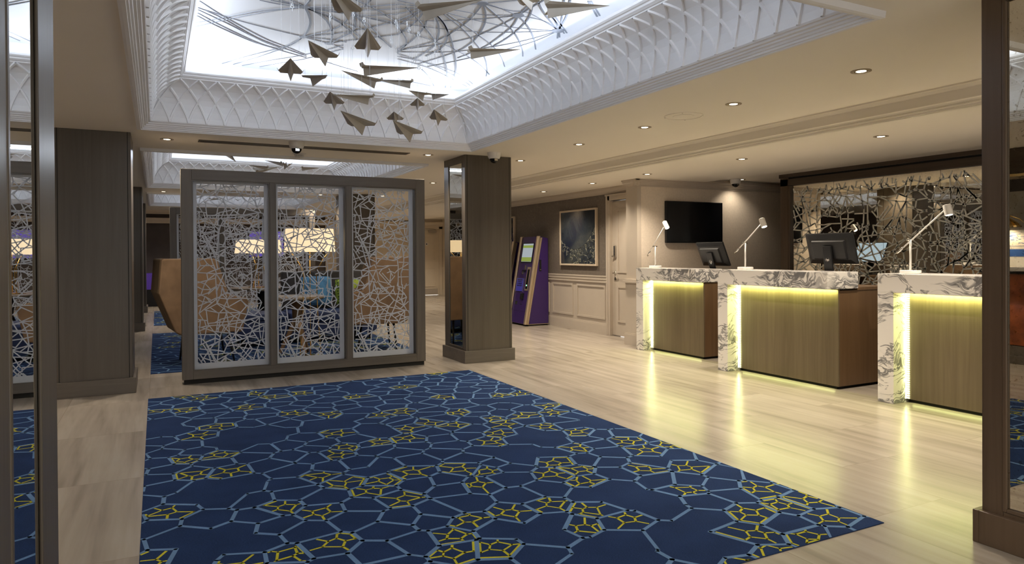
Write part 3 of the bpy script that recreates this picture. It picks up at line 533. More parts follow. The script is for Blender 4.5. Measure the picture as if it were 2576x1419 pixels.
m = MB(); m.tube([(RX+.036,8.83,.885),(RX+.028,8.83,.885)], .024, 16); m.build('lock_cylinder', 'chrome', d1)
m = MB(); m.box((RX+.008,8.80,1.21),(RX+.036,8.85,1.40)); m.tube([(RX+.012,8.855,1.235),(RX-.012,8.855,1.235)], .016, 12); m.build('keypad', 'chrome', d1, bevel=.008)
d = MB(); d.box((7.02,20.30,.01),(7.84,20.34,2.05)); d2 = struct(d, 'door_2', 'cream')
m = MB()
for z0,z1 in ((.26,.86),(1.06,1.9)): panel_mould(m, 20.30, 'x', -1, 7.14, 7.72, z0, z1, .03, .014)
m.build('door_panel_moulding', 'cream', d2)
m = MB(); m.box((6.92,20.25,0),(7.02,20.34,2.12)); m.box((7.84,20.25,0),(7.94,20.34,2.12)); m.box((6.92,20.25,2.05),(7.94,20.34,2.15)); m.build('door_frame', 'cream', d2)
m = MB(); m.box((7.5,20.24,1.94),(7.75,20.30,2.0)); m.tube([(7.7,20.22,2.02),(7.3,20.2,2.03)], .012, 8); m.build('door_closer', 'chrome', d2)
m = MB(); m.lathe([(.045,0),(.045,.006)], 20); mm = MB(); mm.tube([(7.44,20.301,1.58),(7.44,20.292,1.58)], .05, 20); mm.build('round_sign', 'white', d2)
m = MB(); m.tube([(7.44,20.293,1.58),(7.44,20.288,1.58)], .02, 16); m.build('spyhole', 'black', d2)
m = MB(); m.box((7.06,20.294,.02),(7.80,20.30,.20)); m.build('kick_plate', 'paint', d2)

# pillars ------------------------------------------------------------
def mirror_frame(m, x, out, y0, y1, z0, z1, sn, sf, st, sb):
    pass
def pillar(label, x0, x1, y0, y1, mside=None, my=None, mz=(.163,2.385), mat='pillar', mm='mirror', rec=.012):
    cx, cy = (x0+x1)/2, (y0+y1)/2
    r = thing('clad_pillar', label, 'pillar', (cx,cy,0))
    O = (cx,cy,0)
    m = MB(); t = .028
    if mside is None: m.box((x0,y0,0),(x1,y1,HC))
    else:
        # body stops short of the mirrored face; that face is a frame of boards with the mirror set back
        xf = x0 if mside < 0 else x1; xb = xf - mside*t
        m.box((min(x0,xb) if mside>0 else xb, y0, 0), (x1 if mside<0 else xb, y1, HC))
        a, b = sorted((xf, xb))
        m.box((a,y0,0),(b,my[0],HC)); m.box((a,my[1],0),(b,y1,HC)); m.box((a,my[0],0),(b,my[1],mz[0])); m.box((a,my[0],mz[1]),(b,my[1],HC))
    m.build('cladding', mat, r, O, bevel=.004)
    # shadow joints beside each corner
    m = MB(); e = .0012
    for xx in (x0+.028, x1-.028): m.box((xx-.003,y0-e,.14),(xx+.003,y0+.004,HC))
    m.build('cladding_joint', 'dark', r, O)
    m = MB(); p = .026; m.box((x0-p,y0-p,0),(x1+p,y0,.145)); m.box((x0-p,y1,0),(x1+p,y1+p,.145)); m.box((x0-p,y0,0),(x0,y1,.145)); m.box((x1,y0,0),(x1+p,y1,.145))
    m.build('plinth', mat if mat != 'pillar' else 'framex', r, O, bevel=.003)
    if mside is not None:
        xf = x0 if mside < 0 else x1; xm = xf - mside*rec
        m = MB(); m.box((xm, my[0], mz[0]), (xm - mside*.004, my[1], mz[1])); m.build('mirror', mm, r, O)
        m = MB(); w_ = .016; xa = xf + mside*min(.004,rec*.3); xb = xm
        for q in ((my[0],my[0]+w_,mz[0],mz[1]),(my[1]-w_,my[1],mz[0],mz[1]),(my[0]+w_,my[1]-w_,mz[0],mz[0]+w_),(my[0]+w_,my[1]-w_,mz[1]-w_,mz[1])):
            m.box((xa,q[0],q[2]),(xb,q[1],q[3]))
        m.build('mirror_bead', mat, r, O, bevel=.003)
    return r
pillar('dark wood pillar with narrow mirror, under the dome camera, right of the white lattice screen', 3.231, 3.842, 7.503, 8.163, -1, (7.585,8.03), (.163,2.385), 'pillar', 'tmirror', .008)
pillar('wood pillar with aged mirror in the front right corner of the photo', 3.26, 3.872, 1.13, 1.791, -1, (1.23,1.705), (.163,2.385), 'dark_z', 'antique')
pillar('wood framed mirror pillar closest to the camera at the front left', -.80, -.16, .74, 1.479, 1, (1.03,1.297), (.163,2.385), 'pillar', 'mirror', .004)
pillar('broad plain wood pillar left of the white lattice screen', -.82, -.205, 7.467, 8.13)
pillar('dark wood pillar seen past the tan wing chair, before the last left pillar', -.82, -.205, 13.4, 14.06)
pillar('last dark wood pillar down the left side of the lounge', -.82, -.205, 17.6, 18.26)
pillar('dark wood pillar seen through the right lattice panel, behind the wing chairs', 3.231, 3.842, 13.4, 14.06)

# ------------------------------------------------------------------ lattice
tile = []
for s in LAT.split('|'):
    n = [int(x)/1000 for x in s.split()]; tile.append([(n[i], n[i+1]) for i in range(0, len(n), 2)])
PER = 1.102
def clip(a, b, x0, z0, x1, z1):
    t0, t1 = 0.0, 1.0; dx, dz = b[0]-a[0], b[1]-a[1]
    for p, q in ((-dx, a[0]-x0), (dx, x1-a[0]), (-dz, a[1]-z0), (dz, z1-a[1])):
        if abs(p) < 1e-9:
            if q < 0: return None
        else:
            r = q/p
            if p < 0: t0 = max(t0, r)
            else: t1 = min(t1, r)
    if t1-t0 < 1e-3: return None
    return (a[0]+dx*t0, a[1]+dz*t0), (a[0]+dx*t1, a[1]+dz*t1)
def bars(m, segs, place, w, t, jit=None):
    """flat bars of width w and depth t; place(u, v, d) gives the 3-D point"""
    for a, b in segs:
        L_ = math.hypot(b[0]-a[0], b[1]-a[1])
        if L_ < .004: continue
        ux, uz = (b[0]-a[0])/L_, (b[1]-a[1])/L_; e = w*.3
        a2 = (a[0]-ux*e, a[1]-uz*e); b2 = (b[0]+ux*e, b[1]+uz*e); px, pz = -uz*w/2, ux*w/2
        q = [(a2[0]+px,a2[1]+pz),(a2[0]-px,a2[1]-pz),(b2[0]-px,b2[1]-pz),(b2[0]+px,b2[1]+pz)]
        P = [place(x,z,0) for x,z in q] + [place(x,z,t) for x,z in q]
        m.add(P, [(0,1,2,3),(7,6,5,4),(0,4,5,1),(1,5,6,2),(2,6,7,3),(3,7,4,0)])
def tile_segs(x0, z0, x1, z1, ushift=0, vshift=0, flip=False, wid=.65):
    out = []
    for pl in tile:
        for a, b in zip(pl, pl[1:]):
            for k in (-1, 0, 1, 2):
                A = ((wid-a[0] if flip else a[0])+ushift, a[1]+vshift+PER*k); B = ((wid-b[0] if flip else b[0])+ushift, b[1]+vshift+PER*k)
                if max(A[1],B[1]) > .186+vshift+PER*(k+1)+.16 or min(A[1],B[1]) < .17+vshift+PER*k: pass
                c = clip(A, B, x0, z0, x1, z1)
                if c: out.append(c)
    return out

# the screen that stands across the lounge
def lattice_panel_mesh():
    m = MB(); W_, Z0, Z1 = .65, .19, 2.02
    bars(m, tile_segs(0, Z0, W_, Z1), lambda u,v,d: (u, d, v), .0098, .006)
    o = .05
    for q in ((-o,W_+o,Z1,Z1+.03),(-o,W_+o,Z0-.065,Z0),(-o,0,Z0,Z1),(W_,W_+o,Z0,Z1)): m.box((q[0],0,q[2]),(q[1],.006,q[3]))
    return m.mesh('lattice_panel', 'lattice')
LPM = lattice_panel_mesh()
def screen(label):
    r = thing('lattice_screen', label, 'room divider', (1.50,7.725,0), 0, None)
    O = (1.50,7.725,0); y0, y1 = 7.65, 7.80
    for xa,xb in ((.222,.322),(2.68,2.785)):
        m = MB(); m.box((xa,y0,.045),(xb,y1,2.158)); m.build('post', 'frame', r, O, bevel=.003)
    for za,zb in ((2.05,2.158),(.045,.128)):
        m = MB(); m.box((.322,y0,za),(2.68,y1,zb)); m.build('rail', 'framex', r, O, bevel=.003)
    for x in (1.065,1.868):
        m = MB(); m.box((x,y0,.128),(x+.055,y1,2.05)); m.build('mullion', 'frame', r, O, bevel=.003)
    for a,b in ((.322,1.065),(1.12,1.868),(1.923,2.68)):
        m = MB()
        for q in ((a,a+.012,.128,2.05),(b-.012,b,.128,2.05),(a+.012,b-.012,.128,.14),(a+.012,b-.012,2.038,2.05)): m.box((q[0],y0+.006,q[2]),(q[1],y0+.02,q[3]))
        m.build('edge_bead', 'pillar', r, O)
    m = MB(); m.box((.24,y0+.015,0),(2.77,y1-.015,.045)); m.build('plinth', 'dark', r, O)
    for a in (.369,1.160,1.968):
        p = bpy.data.objects.new('lattice_panel', LPM); COL.objects.link(p); p.parent = r
        p.location = (a-O[0], 7.742-O[1], 0)
    return r
s1 = screen('grey framed three-panel screen with white lattice, standing beyond the blue rug')
dup(s1, (1.50,14.0,0), 0, 'second framed white lattice screen, far back behind the sofa and lamps')

# mirrored wall behind the reception desks -----------------------------
MX = 7.73
w = MB(); w.box((MX,1.6,0),(MX+.12,6.80,LC+.05)); struct(w, 'wall_mirror_back', 'dark_y')
r = thing('mirrored_wall_panel', 'large wood framed aged mirror with stone-coloured lattice behind the reception desks', 'mirror', (MX-.02,4.2,0)); O = (MX-.02,4.2,0)
m = MB(); m.box((MX-.05,6.715,0),(MX+.12,6.845,2.30)); m.box((MX-.045,6.69,0),(MX,6.715,2.186)); m.build('frame_post', 'dark_z', r, O, bevel=.003)
m = MB(); m.box((MX-.05,1.6,2.188),(MX+.02,6.845,2.278)); m.build('frame_rail', 'dark_y', r, O)
m = MB(); m.box((MX-.06,1.6,2.30),(MX+.12,6.86,LC+.05)); m.build('frame_fascia', 'dark_y', r, O)
m = MB(); m.box((MX-.03,1.6,2.278),(MX,6.82,2.30)); m.build('shadow_gap', 'dark', r, O)
ym = [6.69,6.03,5.35,4.67,3.99,3.31,2.63,1.95]
for a, b in zip(ym, ym[1:]):
    m = MB(); m.box((MX-.006,b+.002,.86),(MX-.001,a-.002,2.186)); m.build('mirror_pane', 'antique', r, O)
def lat_wall():
    m = MB(); rn = random.Random(5)
    segs = []
    k_ = 1.42
    for i in range(5):
        segs += [(tuple(c*k_ for c in A), tuple(c*k_ for c in B)) for A, B in tile_segs(i*.65, .885/k_, (i+1)*.65, 2.105/k_, i*.65, .21*(i%3), i % 2 == 1)]
    bars(m, segs, lambda u,v,d: (MX-.0105+d, 6.66-u, v), .0150, .004)
    # loose upper ends, cut at uneven heights
    for i in range(75):
        u = rn.uniform(0,4.6); h = rn.uniform(.02,.07); du = rn.uniform(-.04,.04)
        bars(m, [((u,2.09),(u+du,2.09+h))], lambda u,v,d: (MX-.0105+d, 6.66-u, v), .014, .004)
    return m
lat_wall().build('lattice_overlay', 'lattice2', r, O)
bc = thing('back_counter', 'low dark wood counter along the foot of the lattice mirror', 'counter', (7.5,4.0,0))
O2 = (7.5,4.0,0)
m = MB(); m.box((7.36,1.8,.0),(MX-.055,5.85,.83)); m.build('carcass', 'dark_y', bc, O2)
m = MB(); m.box((7.33,1.8,.83),(MX-.055,5.86,.86)); m.build('worktop', 'dark', bc, O2)

# television -------------------------------------------------------------
t = thing('television', 'black flat television on the linen wall above the first desk', 'television', (6.885,7.70,1.72)); O = (6.885,7.70,1.72)
m = MB(); m.box((6.362,7.66,1.424),(7.408,7.705,2.014)); m.build('casing', 'black', t, O, bevel=.006)
m = MB(); m.box((6.374,7.657,1.440),(7.396,7.661,2.003)); m.build('screen', 'screen', t, O)
m = MB(); m.box((6.7,7.705,1.6),(7.05,7.7195,1.85)); m.build('wall_bracket', 'black', t, O)

# reception desks ----------------------------------------------------------
def desk(label, xf, ya, yb, zt, xb):
    """xf front of the marble, ya far end, yb near end, zt top, xb front of the wood body"""
    r = thing('reception_desk', label, 'desk', (xf+.35,(ya+yb)/2,0)); O = (xf+.35,(ya+yb)/2,0)
    m = MB(); m.box((xf,yb,zt-.158),(xf+.43,ya,zt)); m.build('marble_top', 'marble', r, O, bevel=.002)
    m = MB(); m.box((xf,ya-.145,.0),(xb+.06,ya,zt-.159)); m.build('marble_leg', 'marble', r, O, bevel=.002)
    m = MB(); m.box((xb,yb+.012,.028),(xb+.02,ya-.148,zt-.16)); m.build('front_panel', 'desk', r, O, bevel=.002)
    for a_,b_ in ((yb+.014,yb+.034),(ya-.148,ya-.13)):
        m = MB(); m.box((xb+.061 if b_>yb+.1 else xb+.021,a_,.028),(xf+.92,b_,.924)); m.build('side_panel', 'deskside', r, O)
    m = MB(); m.box((xf+.32,yb+.036,.028),(xf+.34,ya-.15,.924)); m.build('modesty_panel', 'deskside', r, O)
    m = MB(); m.box((xf+.43,yb+.01,.925),(xf+.93,ya-.01,.952)); m.build('work_surface', 'deskside', r, O)
    m = MB(); m.box((xb+.03,yb+.05,0),(xf+.86,ya-.15,.028)); m.build('plinth', 'dark', r, O)
    m = MB()
    nl = 48
    z0, z1 = .03, zt-.165
    for i in range(nl):
        z = z0 + (z1-z0)*(i+.5)/nl; m.box((xb-.012,ya-.178,z-.0058),(xb-.002,ya-.149,z+.0058))
    m.box((xb-.018,ya-.1495,z0),(xb-.002,ya-.1475,z1))
    m.box((xb-.026,yb+.03,zt-.1605),(xb-.006,ya-.16,zt-.1585))
    m.build('led_strip', 'led', r, O)
    y = (ya-.145+yb)/2
    area('desk_led_top', (xb-.022,(ya-.15+yb)/2,zt-.166), (.02, ya-yb-.2), 4.2*(ya-yb-.2), (.86,.92,.30), (0,0,0))
    area('desk_led_side', (xb-.012,ya-.151,zt/2-.05), (.009, .86), 1.2, (.86,.92,.32), (PI/2,0,0))
    area('desk_led_floor', (xb+.0,(ya-.15+yb)/2,.024), (.02, ya-yb-.25), .10*(ya-yb), (.86,.92,.32), (0,.35,0))
    return r
desk('white marble and oak reception desk farthest back, beside the panelled pilaster', 5.70, 7.49, 6.354, 1.087, 5.845)
desk('middle marble and oak reception desk with the dark monitor, between the other two', 5.49, 5.757, 4.357, 1.10, 5.655)
desk('marble and oak reception desk nearest the camera, partly behind the front pillar', 5.54, 3.893, 2.45, 1.10, 5.71)

def desk_lamp(label, X, cy, zt, jz, tail, tip, h0, h1):
    r = thing('desk_lamp', label, 'lamp', (X,cy,zt), 0, None); O = (X,cy,zt)
    m = MB(); m.lathe([(.078,0),(.082,.004),(.082,.026),(.079,.03)], 36, O); m.build('base', 'white', r, O)
    m = MB(); m.tube([(X,cy,zt+.03),(X,cy,jz)], .0085, 12); m.build('post', 'white', r, O, smooth=True)
    a = Vector((X+.018,)+tail); b = Vector((X+.018,)+tip)
    m = MB(); m.tube([a+(b-a)*.14, b], .0062, 10); m.build('arm', 'white', r, O, smooth=True)
    m = MB(); m.tube([a, a+(b-a)*.17], .0095, 12); m.build('counterweight', 'chrome', r, O, smooth=True)
    m = MB(); m.tube([(X-.03,cy,jz),(X+.03,cy,jz)], .006, 10); m.tube([(X-.035,cy,jz),(X-.022,cy,jz)], .012, 12); m.build('joint', 'chrome', r, O, smooth=True)
    p0 = Vector((X+.018,)+h0); p1 = Vector((X+.018,)+h1); d = (p1-p0)
    m = MB(); m.tube([p0, p0+d*.04, p0+d*.97, p0+d*.97], [.026,.031,.031,.027], 20); m.build('lamp_head', 'white', r, O)
    m = MB(); m.tube([p0+d*.96, p0+d*.995], .024, 16); m.build('bulb', 'bulb', r, O)
    m = MB(); m.tube([(X-.03,cy-.045,zt+.03),(X-.03,cy-.045,zt+.045)], .004, 8); m.build('switch', 'chrome', r, O)
    q = d.normalized()
    s = spot('desk_lamp_light', p1+q*.012, 2.5, (1,.88,.7), 110, .8, .02)
    s.rotation_euler = q.to_track_quat('-Z','Y').to_euler()
    return r
desk_lamp('white adjustable desk lamp on the farthest marble desk, in front of the television', 5.87, 7.30, 1.087, 1.372, (7.485,1.245), (7.145,1.62), (7.135,1.69), (7.075,1.605))
desk_lamp('white adjustable desk lamp on the middle marble desk, against the plain linen wall', 5.66, 5.52, 1.10, 1.388, (5.69,1.281), (5.315,1.585), (5.308,1.642), (5.27,1.552))
desk_lamp('white adjustable desk lamp on the nearest marble desk, against the lattice mirror', 5.72, 3.715, 1.10, 1.392, (3.865,1.261), (3.438,1.624), (3.42,1.668), (3.40,1.582))

def monitor(label, xb, y0, y1, z0, z1, lean, cx, zbase):
    """back towards -X; lean = how far the top tips towards -X; the stand foot sits at x = cx, z = zbase"""
    r = thing('desktop_computer', label, 'monitor', (cx,(y0+y1)/2,zbase)); O = (cx,(y0+y1)/2,zbase)
    up = Vector((-lean,0,z1-z0)); h = up.length; up.normalize(); nb = Vector((-up.z,0,up.x))   # nb: out of the back
    yc = (y0+y1)/2; B = Vector((xb,yc,z0))
    def P(y, v, d): return tuple(B + Vector((0,y,0)) + up*v + nb*d)
    hw = (y1-y0)/2
    def slabp(m, ya, yb, va, vb, da, db, ins=0):
        q = [(ya,va),(yb,va),(yb,vb),(ya,vb)]; q2 = [(ya+ins,va+ins),(yb-ins,va+ins),(yb-ins,vb-ins),(ya+ins,vb-ins)]
        m.add([P(y,v,da) for y,v in q]+[P(y,v,db) for y,v in q2], [(0,1,2,3),(7,6,5,4),(0,4,5,1),(1,5,6,2),(2,6,7,3),(3,7,4,0)])
    m = MB(); slabp(m,-hw,hw,0,h,-.022,0); slabp(m,-hw,hw,0,h,0,.02,.05); m.build('casing', 'black', r, O, bevel=.004)
    m = MB(); slabp(m,-hw*.72,hw*.72,h*.16,h*.80,.014,.038,.012); m.build('back_cover', 'black', r, O, bevel=.004)
    m = MB(); slabp(m,-hw+.012,hw-.012,.016,h-.012,-.0235,-.0222); m.build('screen', 'monitor_on', r, O)
    a = Vector(P(0,h*.62,.036)); foot = Vector((cx-.015,yc,zbase+.012))
    m = MB(); w_ = .048
    t0 = Vector((0,0,0)); dn = (foot-a).normalized(); bk = Vector((-dn.z if dn.z<0 else dn.z,0,dn.x)).normalized()*.02
    bk = Vector((-abs(dn.z),0,0)).normalized()*.022
    m.prism([a+Vector((0,-w_,0)), a+Vector((0,w_,0)), foot+Vector((0,w_,0)), foot+Vector((0,-w_,0))], (0,0,0), bk)
    m.build('stand', 'black', r, O, bevel=.005)
    m = MB(); m.box((cx-.10,yc-.11,zbase),(cx+.10,yc+.11,zbase+.014)); m.build('stand_foot', 'black', r, O, bevel=.004)
    # round maker's mark on the stand
    cu = bpy.data.curves.new('maker_logo', 'FONT'); cu.body = 'hp'; cu.size = .034; cu.align_x = 'CENTER'; cu.align_y = 'CENTER'; cu.extrude = .0006; cu.shear = .25
    to = bpy.data.objects.new('maker_logo', cu); COL.objects.link(to); to.parent = r
    c = a+(foot-a)*.36 + bk*1.03
    zl = bk.normalized(); yl = -(dn); xl = yl.cross(zl)
    zl = xl.cross(yl).normalized()
    to.matrix_local = Matrix.Translation(-Vector(O)) @ Matrix(((xl.x,yl.x,zl.x,c.x),(xl.y,yl.y,zl.y,c.y),(xl.z,yl.z,zl.z,c.z),(0,0,0,1)))
    bpy.context.view_layer.update()
    me = bpy.data.meshes.new_from_object(to.evaluated_get(bpy.context.evaluated_depsgraph_get())); mw = to.matrix_local.copy()
    bpy.data.objects.remove(to); bpy.data.curves.remove(cu); me.materials.clear(); me.materials.append(M['chrome'])
    to = bpy.data.objects.new('maker_logo', me); COL.objects.link(to); to.parent = r; to.matrix_local = mw
    m = MB(); k = 28
    ring = [c + (xl*math.cos(2*PI*i/k)+yl*math.sin(2*PI*i/k))*.022 for i in range(k+1)]
    m.tube(ring, .0011, 6); m.build('logo_ring', 'chrome', r, O)
    return r
monitor('dark all-in-one computer seen from behind, tipped back on the farthest marble desk', 6.27, 6.36, 6.83, 1.118, 1.41, .13, 6.28, .953)
monitor('dark all-in-one computer seen from behind on the middle marble desk', 6.05, 4.455, 5.0, 1.168, 1.472, .085, 6.03, .953)
monitor('dark all-in-one computer behind the nearest desk, its lit screen shows in the lattice mirror', 6.12, 2.75, 3.29, 1.168, 1.472, .085, 6.1, .953)

# kiosks ------------------------------------------------------------------
def kiosk(label):
    r = thing('self_service_kiosk', label, 'kiosk', (6.01,11.075,0)); O = (6.01,11.075,0)
    y0, y1 = 10.735, 11.415; xb = 6.245
    fb, ft = 5.775, 6.055; zb, zt = .03, 1.585
    X = lambda z: fb + (ft-fb)*(z-zb)/(zt-zb)
    m = MB(); m.prism([(fb+.05,y0+.03,zb),(xb,y0+.03,zb),(xb,y0+.03,zt-.03),(ft+.06,y0+.03,zt-.005)], (0,0,0), (0,y1-y0-.06,0)); m.build('cabinet', 'purple', r, O, bevel=.004)
    def slantbox(m, ya, yb, za, zb_, d0, d1):
        m.prism([(X(za)-d0,ya,za),(X(za)+d1,ya,za),(X(zb_)+d1,ya,zb_),(X(zb_)-d0,ya,zb_)], (0,0,0), (0,yb-ya,0))
    m = MB(); slantbox(m, y0+.06, y1-.06, .035, zt, .0, .06); m.build('front_panel', 'purple', r, O)
    for a,b in ((y0,y0+.06),(y1-.06,y1)):
        m = MB(); slantbox(m, a, b, .03, zt+.008, .03, .02); m.build('edge_rail', 'champagne', r, O, bevel=.008)
    m = MB(); slantbox(m, y0+.045, y0+.0605, .05, zt-.02, .006, .0); slantbox(m, y1-.0605, y1-.045, .05, zt-.02, .006, 0); m.build('edge_groove', 'dark', r, O)
    m = MB(); m.prism([(fb+.021,y0+.029,zb),(fb+.05,y0+.029,zb),(ft+.058,y0+.029,zt-.02),(ft+.021,y0+.029,zt-.02)], (0,-.024,0), (0,0,0)); m.build('side_rail', 'champagne', r, O)
    m = MB(); slantbox(m, 10.875, 11.29, 1.115, 1.475, .008, 0); m.build('screen_bezel', 'black', r, O)
    m = MB(); slantbox(m, 10.895, 11.27, 1.135, 1.46, .0095, 0); m.build('screen', 'kiosk_white', r, O)
    m = MB(); slantbox(m, 10.895, 11.27, 1.385, 1.43, .0105, 0); slantbox(m, 10.895, 11.27, 1.14, 1.215, .0105, 0); m.build('screen_band', 'kiosk_green', r, O)
    m = MB(); slantbox(m, 10.87, 10.985, .62, 1.04, .008, 0); m.build('dispenser_frame', 'champagne', r, O)
    m = MB(); slantbox(m, 10.892, 10.962, .65, 1.0, .0095, 0); m.build('dispenser_slot', 'screen', r, O)
    m = MB(); slantbox(m, 10.915, 10.94, .70, .725, .011, 0); m.build('status_light', 'kiosk_led', r, O)
    for ka in ((11.04, 11.09, .99, 1.07), (11.13, 11.17, .91, .96)):
        m = MB(); slantbox(m, *ka, .012, 0); m.build('card_reader', 'chrome', r, O)
    m = MB(); slantbox(m, 11.05, 11.13, .955, .985, .035, 0); m.build('card_slot', 'black', r, O)
    m = MB(); slantbox(m, 11.06, 11.33, .59, .84, .006, 0); m.build('keypad_frame', 'chrome', r, O)
    m = MB(); slantbox(m, 11.07, 11.32, .60, .83, .0085, 0); m.build('keypad', 'kiosk_blue', r, O)
    m = MB()
    for i in range(3):
        for j in range(4): slantbox(m, 11.11+.045*j, 11.14+.045*j, .69+.035*i, .712+.035*i, .012, 0)
    slantbox(m, 11.10, 11.29, .795, .815, .011, 0); m.build('key', 'chrome', r, O); m = None
    m = MB(); slantbox(m, 10.98, 11.07, .46, .57, .03, 0); m.build('receipt_slot', 'black', r, O)
    m = MB(); slantbox(m, 11.06, 11.10, .5, .57, .014, 0); m.build('receipt_label', 'card', r, O)
    for ka in ((11.19, 11.27, .36, .42), (11.0, 11.08, .365, .375)):
        m = MB(); slantbox(m, *ka, .003, 0); m.build('lower_slot', 'dark', r, O)
    m = MB(); slantbox(m, 10.82, 11.33, .25, .253, .002, 0); m.build('seam', 'dark', r, O)
    m = MB(); m.box((6.06,y0+.022,.97),(6.10,y0+.031,1.17)); m.build('side_lock', 'black', r, O)
    m = MB(); m.tube([(6.08,y0+.024,.995),(6.08,y0+.016,.995)], .012, 12); m.build('lock_barrel', 'chrome', r, O)
    m = MB(); m.box((fb+.06,y0+.04,0),(xb-.02,y1-.04,.03)); m.build('plinth', 'dark', r, O)
    m = MB(); m.box((fb+.03,y0+.02,.026),(xb+.002,y1-.02,.034)); m.build('base_trim', 'champagne', r, O)
    return r
k1 = kiosk('purple self-service kiosk with a lit screen, right of the mirrored pillar')
dup(k1, (6.01,12.03,0), 0, 'second kiosk almost hidden behind the mirrored pillar, only its metal edge showing', (1,1,.95))

# framed pictures ------------------------------------------------------------
def picture(label, y0, y1, z0, z1, seed):
    yc, zc = (y0+y1)/2, (z0+z1)/2
    r = thing('framed_picture', label, 'picture', (RX,yc,zc)); O = (RX,yc,zc)
    fw = .03; x = RX-.04
    m = MB(); m.box((x,y0,z0),(RX-.001,y0+fw,z1)); m.box((x,y1-fw,z0),(RX-.001,y1,z1)); m.box((x,y0+fw,z0),(RX-.001,y1-fw,z0+fw)); m.box((x,y0+fw,z1-fw),(RX-.001,y1-fw,z1)); m.build('frame', 'champ_frame', r, O, bevel=.002)
    m = MB(); m.box((x+.012,y0+fw,z0+fw),(x+.02,y1-fw,z1-fw)); m.build('print', 'picture', r, O)
    # pale net that sags across the lower half
    rn = random.Random(seed); W_, H_ = y1-y0-2*fw, z1-z0-2*fw
    top = lambda u: .44 - .62*u*(1-u)*1.35 + .24*u**3 + .02
    lo = lambda u: max(.0, .26-.75*u)
    pts = []
    while len(pts) < 190:
        u, v = rn.random(), rn.random()
        if lo(u) < v < top(u): pts.append((u,v))
    for k in range(24): pts.append((k/23, top(k/23)))
    m = MB()
    for i, a in enumerate(pts):
        near = sorted(pts, key=lambda q: (q[0]-a[0])**2+(q[1]-a[1])**2)[1:5]
        for b in near[:4]:
            P = [(y1-fw-W_*u, z0+fw+H_*v) for u,v in (a,b)]
            bars(m, [(P[0],P[1])], lambda u,v,d: (x+.0112+d*.0006, u, v), .0035, 1)
    m.build('net_drawing', 'netline', r, O)
    return r
picture('framed dark print with a pale sagging net, on the taupe wall left of the door', 9.25, 10.375, 1.077, 2.012, 1)
picture('framed picture mostly hidden behind the mirrored pillar, only its right edge showing', 12.11, 13.2, 1.077, 2.012, 2)

# rugs -------------------------------------------------------------------
YEL = [tuple(float(c) for c in t.split(',')) for t in '-0.01,3.42;0.06,3.89;-0.02,6.39;0.10,4.95;0.25,4.46;0.37,4.36;0.46,4.86;0.28,5.58;0.57,6.16;0.19,6.90;0.79,6.76;1.05,6.62;1.05,5.81;1.29,5.68;1.12,5.00;1.09,4.62;0.97,4.58;1.55,5.38;1.73,4.93;1.70,6.16;2.22,6.52;2.69,7.03;2.26,5.76;2.27,5.22;1.92,4.70;1.98,4.36;1.32,4.66;0.84,4.18;0.91,3.87;0.96,3.73;1.09,3.63;0.55,3.75;0.64,3.55;0.55,3.10;0.39,3.08;1.15,3.03;1.27,3.02;1.09,2.82;1.14,2.77;1.42,3.02;1.45,3.86;1.56,3.76;1.75,3.78;1.55,3.57;2.17,3.69;2.41,3.90;1.72,3.06;1.82,2.95;1.85,2.82;1.92,2.72;1.76,2.75;2.01,3.48;2.06,3.33;2.12,3.22;2.27,3.42;2.41,4.91;2.30,4.55;2.60,4.81;2.58,4.40;3.04,5.05;2.73,4.25;2.81,4.21;2.90,3.86;2.84,3.67;2.84,3.57;2.60,3.24;2.77,3.15;2.63,2.88;3.05,2.76;2.71,2.53;2.79,2.43;2.96,2.40;2.83,2.30;2.53,2.46;2.72,2.25;2.23,2.17;2.30,2.13;2.81,5.65'.split(';')]
PLAIN = [tuple(float(c) for c in t.split(',')) for t in '0.01,5.80;0.56,5.24;0.27,4.10;0.19,3.41;1.23,5.34;1.70,6.69;3.00,4.45;2.81,3.35;2.27,2.96;2.32,4.17;2.18,2.43;1.54,4.84;2.80,5.46;2.07,3.99;1.75,2.42;1.25,3.92;1.55,2.87'.split(';')]
def cells(pts, box, reach):
    """Voronoi cells clipped to a convex polygon: for each point a list of (x, y, neighbour of the edge starting there)"""
    res = []
    for i, (px, py) in enumerate(pts):
        poly = [(x, y, -1) for x, y in box]
        for j, (qx, qy) in enumerate(pts):
            if j == i or abs(qx-px) > reach or abs(qy-py) > reach: continue
            nx, ny = qx-px, qy-py; d = (qx*qx+qy*qy-px*px-py*py)/2
            out = []; k = len(poly)
            for s in range(k):
                x0, y0, e0 = poly[s]; x1, y1, _ = poly[(s+1) % k]
                a0, a1 = nx*x0+ny*y0-d, nx*x1+ny*y1-d
                if a0 <= 0: out.append((x0, y0, e0))
                if (a0 < 0) != (a1 < 0) and abs(a1-a0) > 1e-12:
                    t = a0/(a0-a1); out.append((x0+(x1-x0)*t, y0+(y1-y0)*t, e0 if a0 > 0 else j))
            poly = out
            if len(poly) < 3: break
        res.append(poly)
    return res
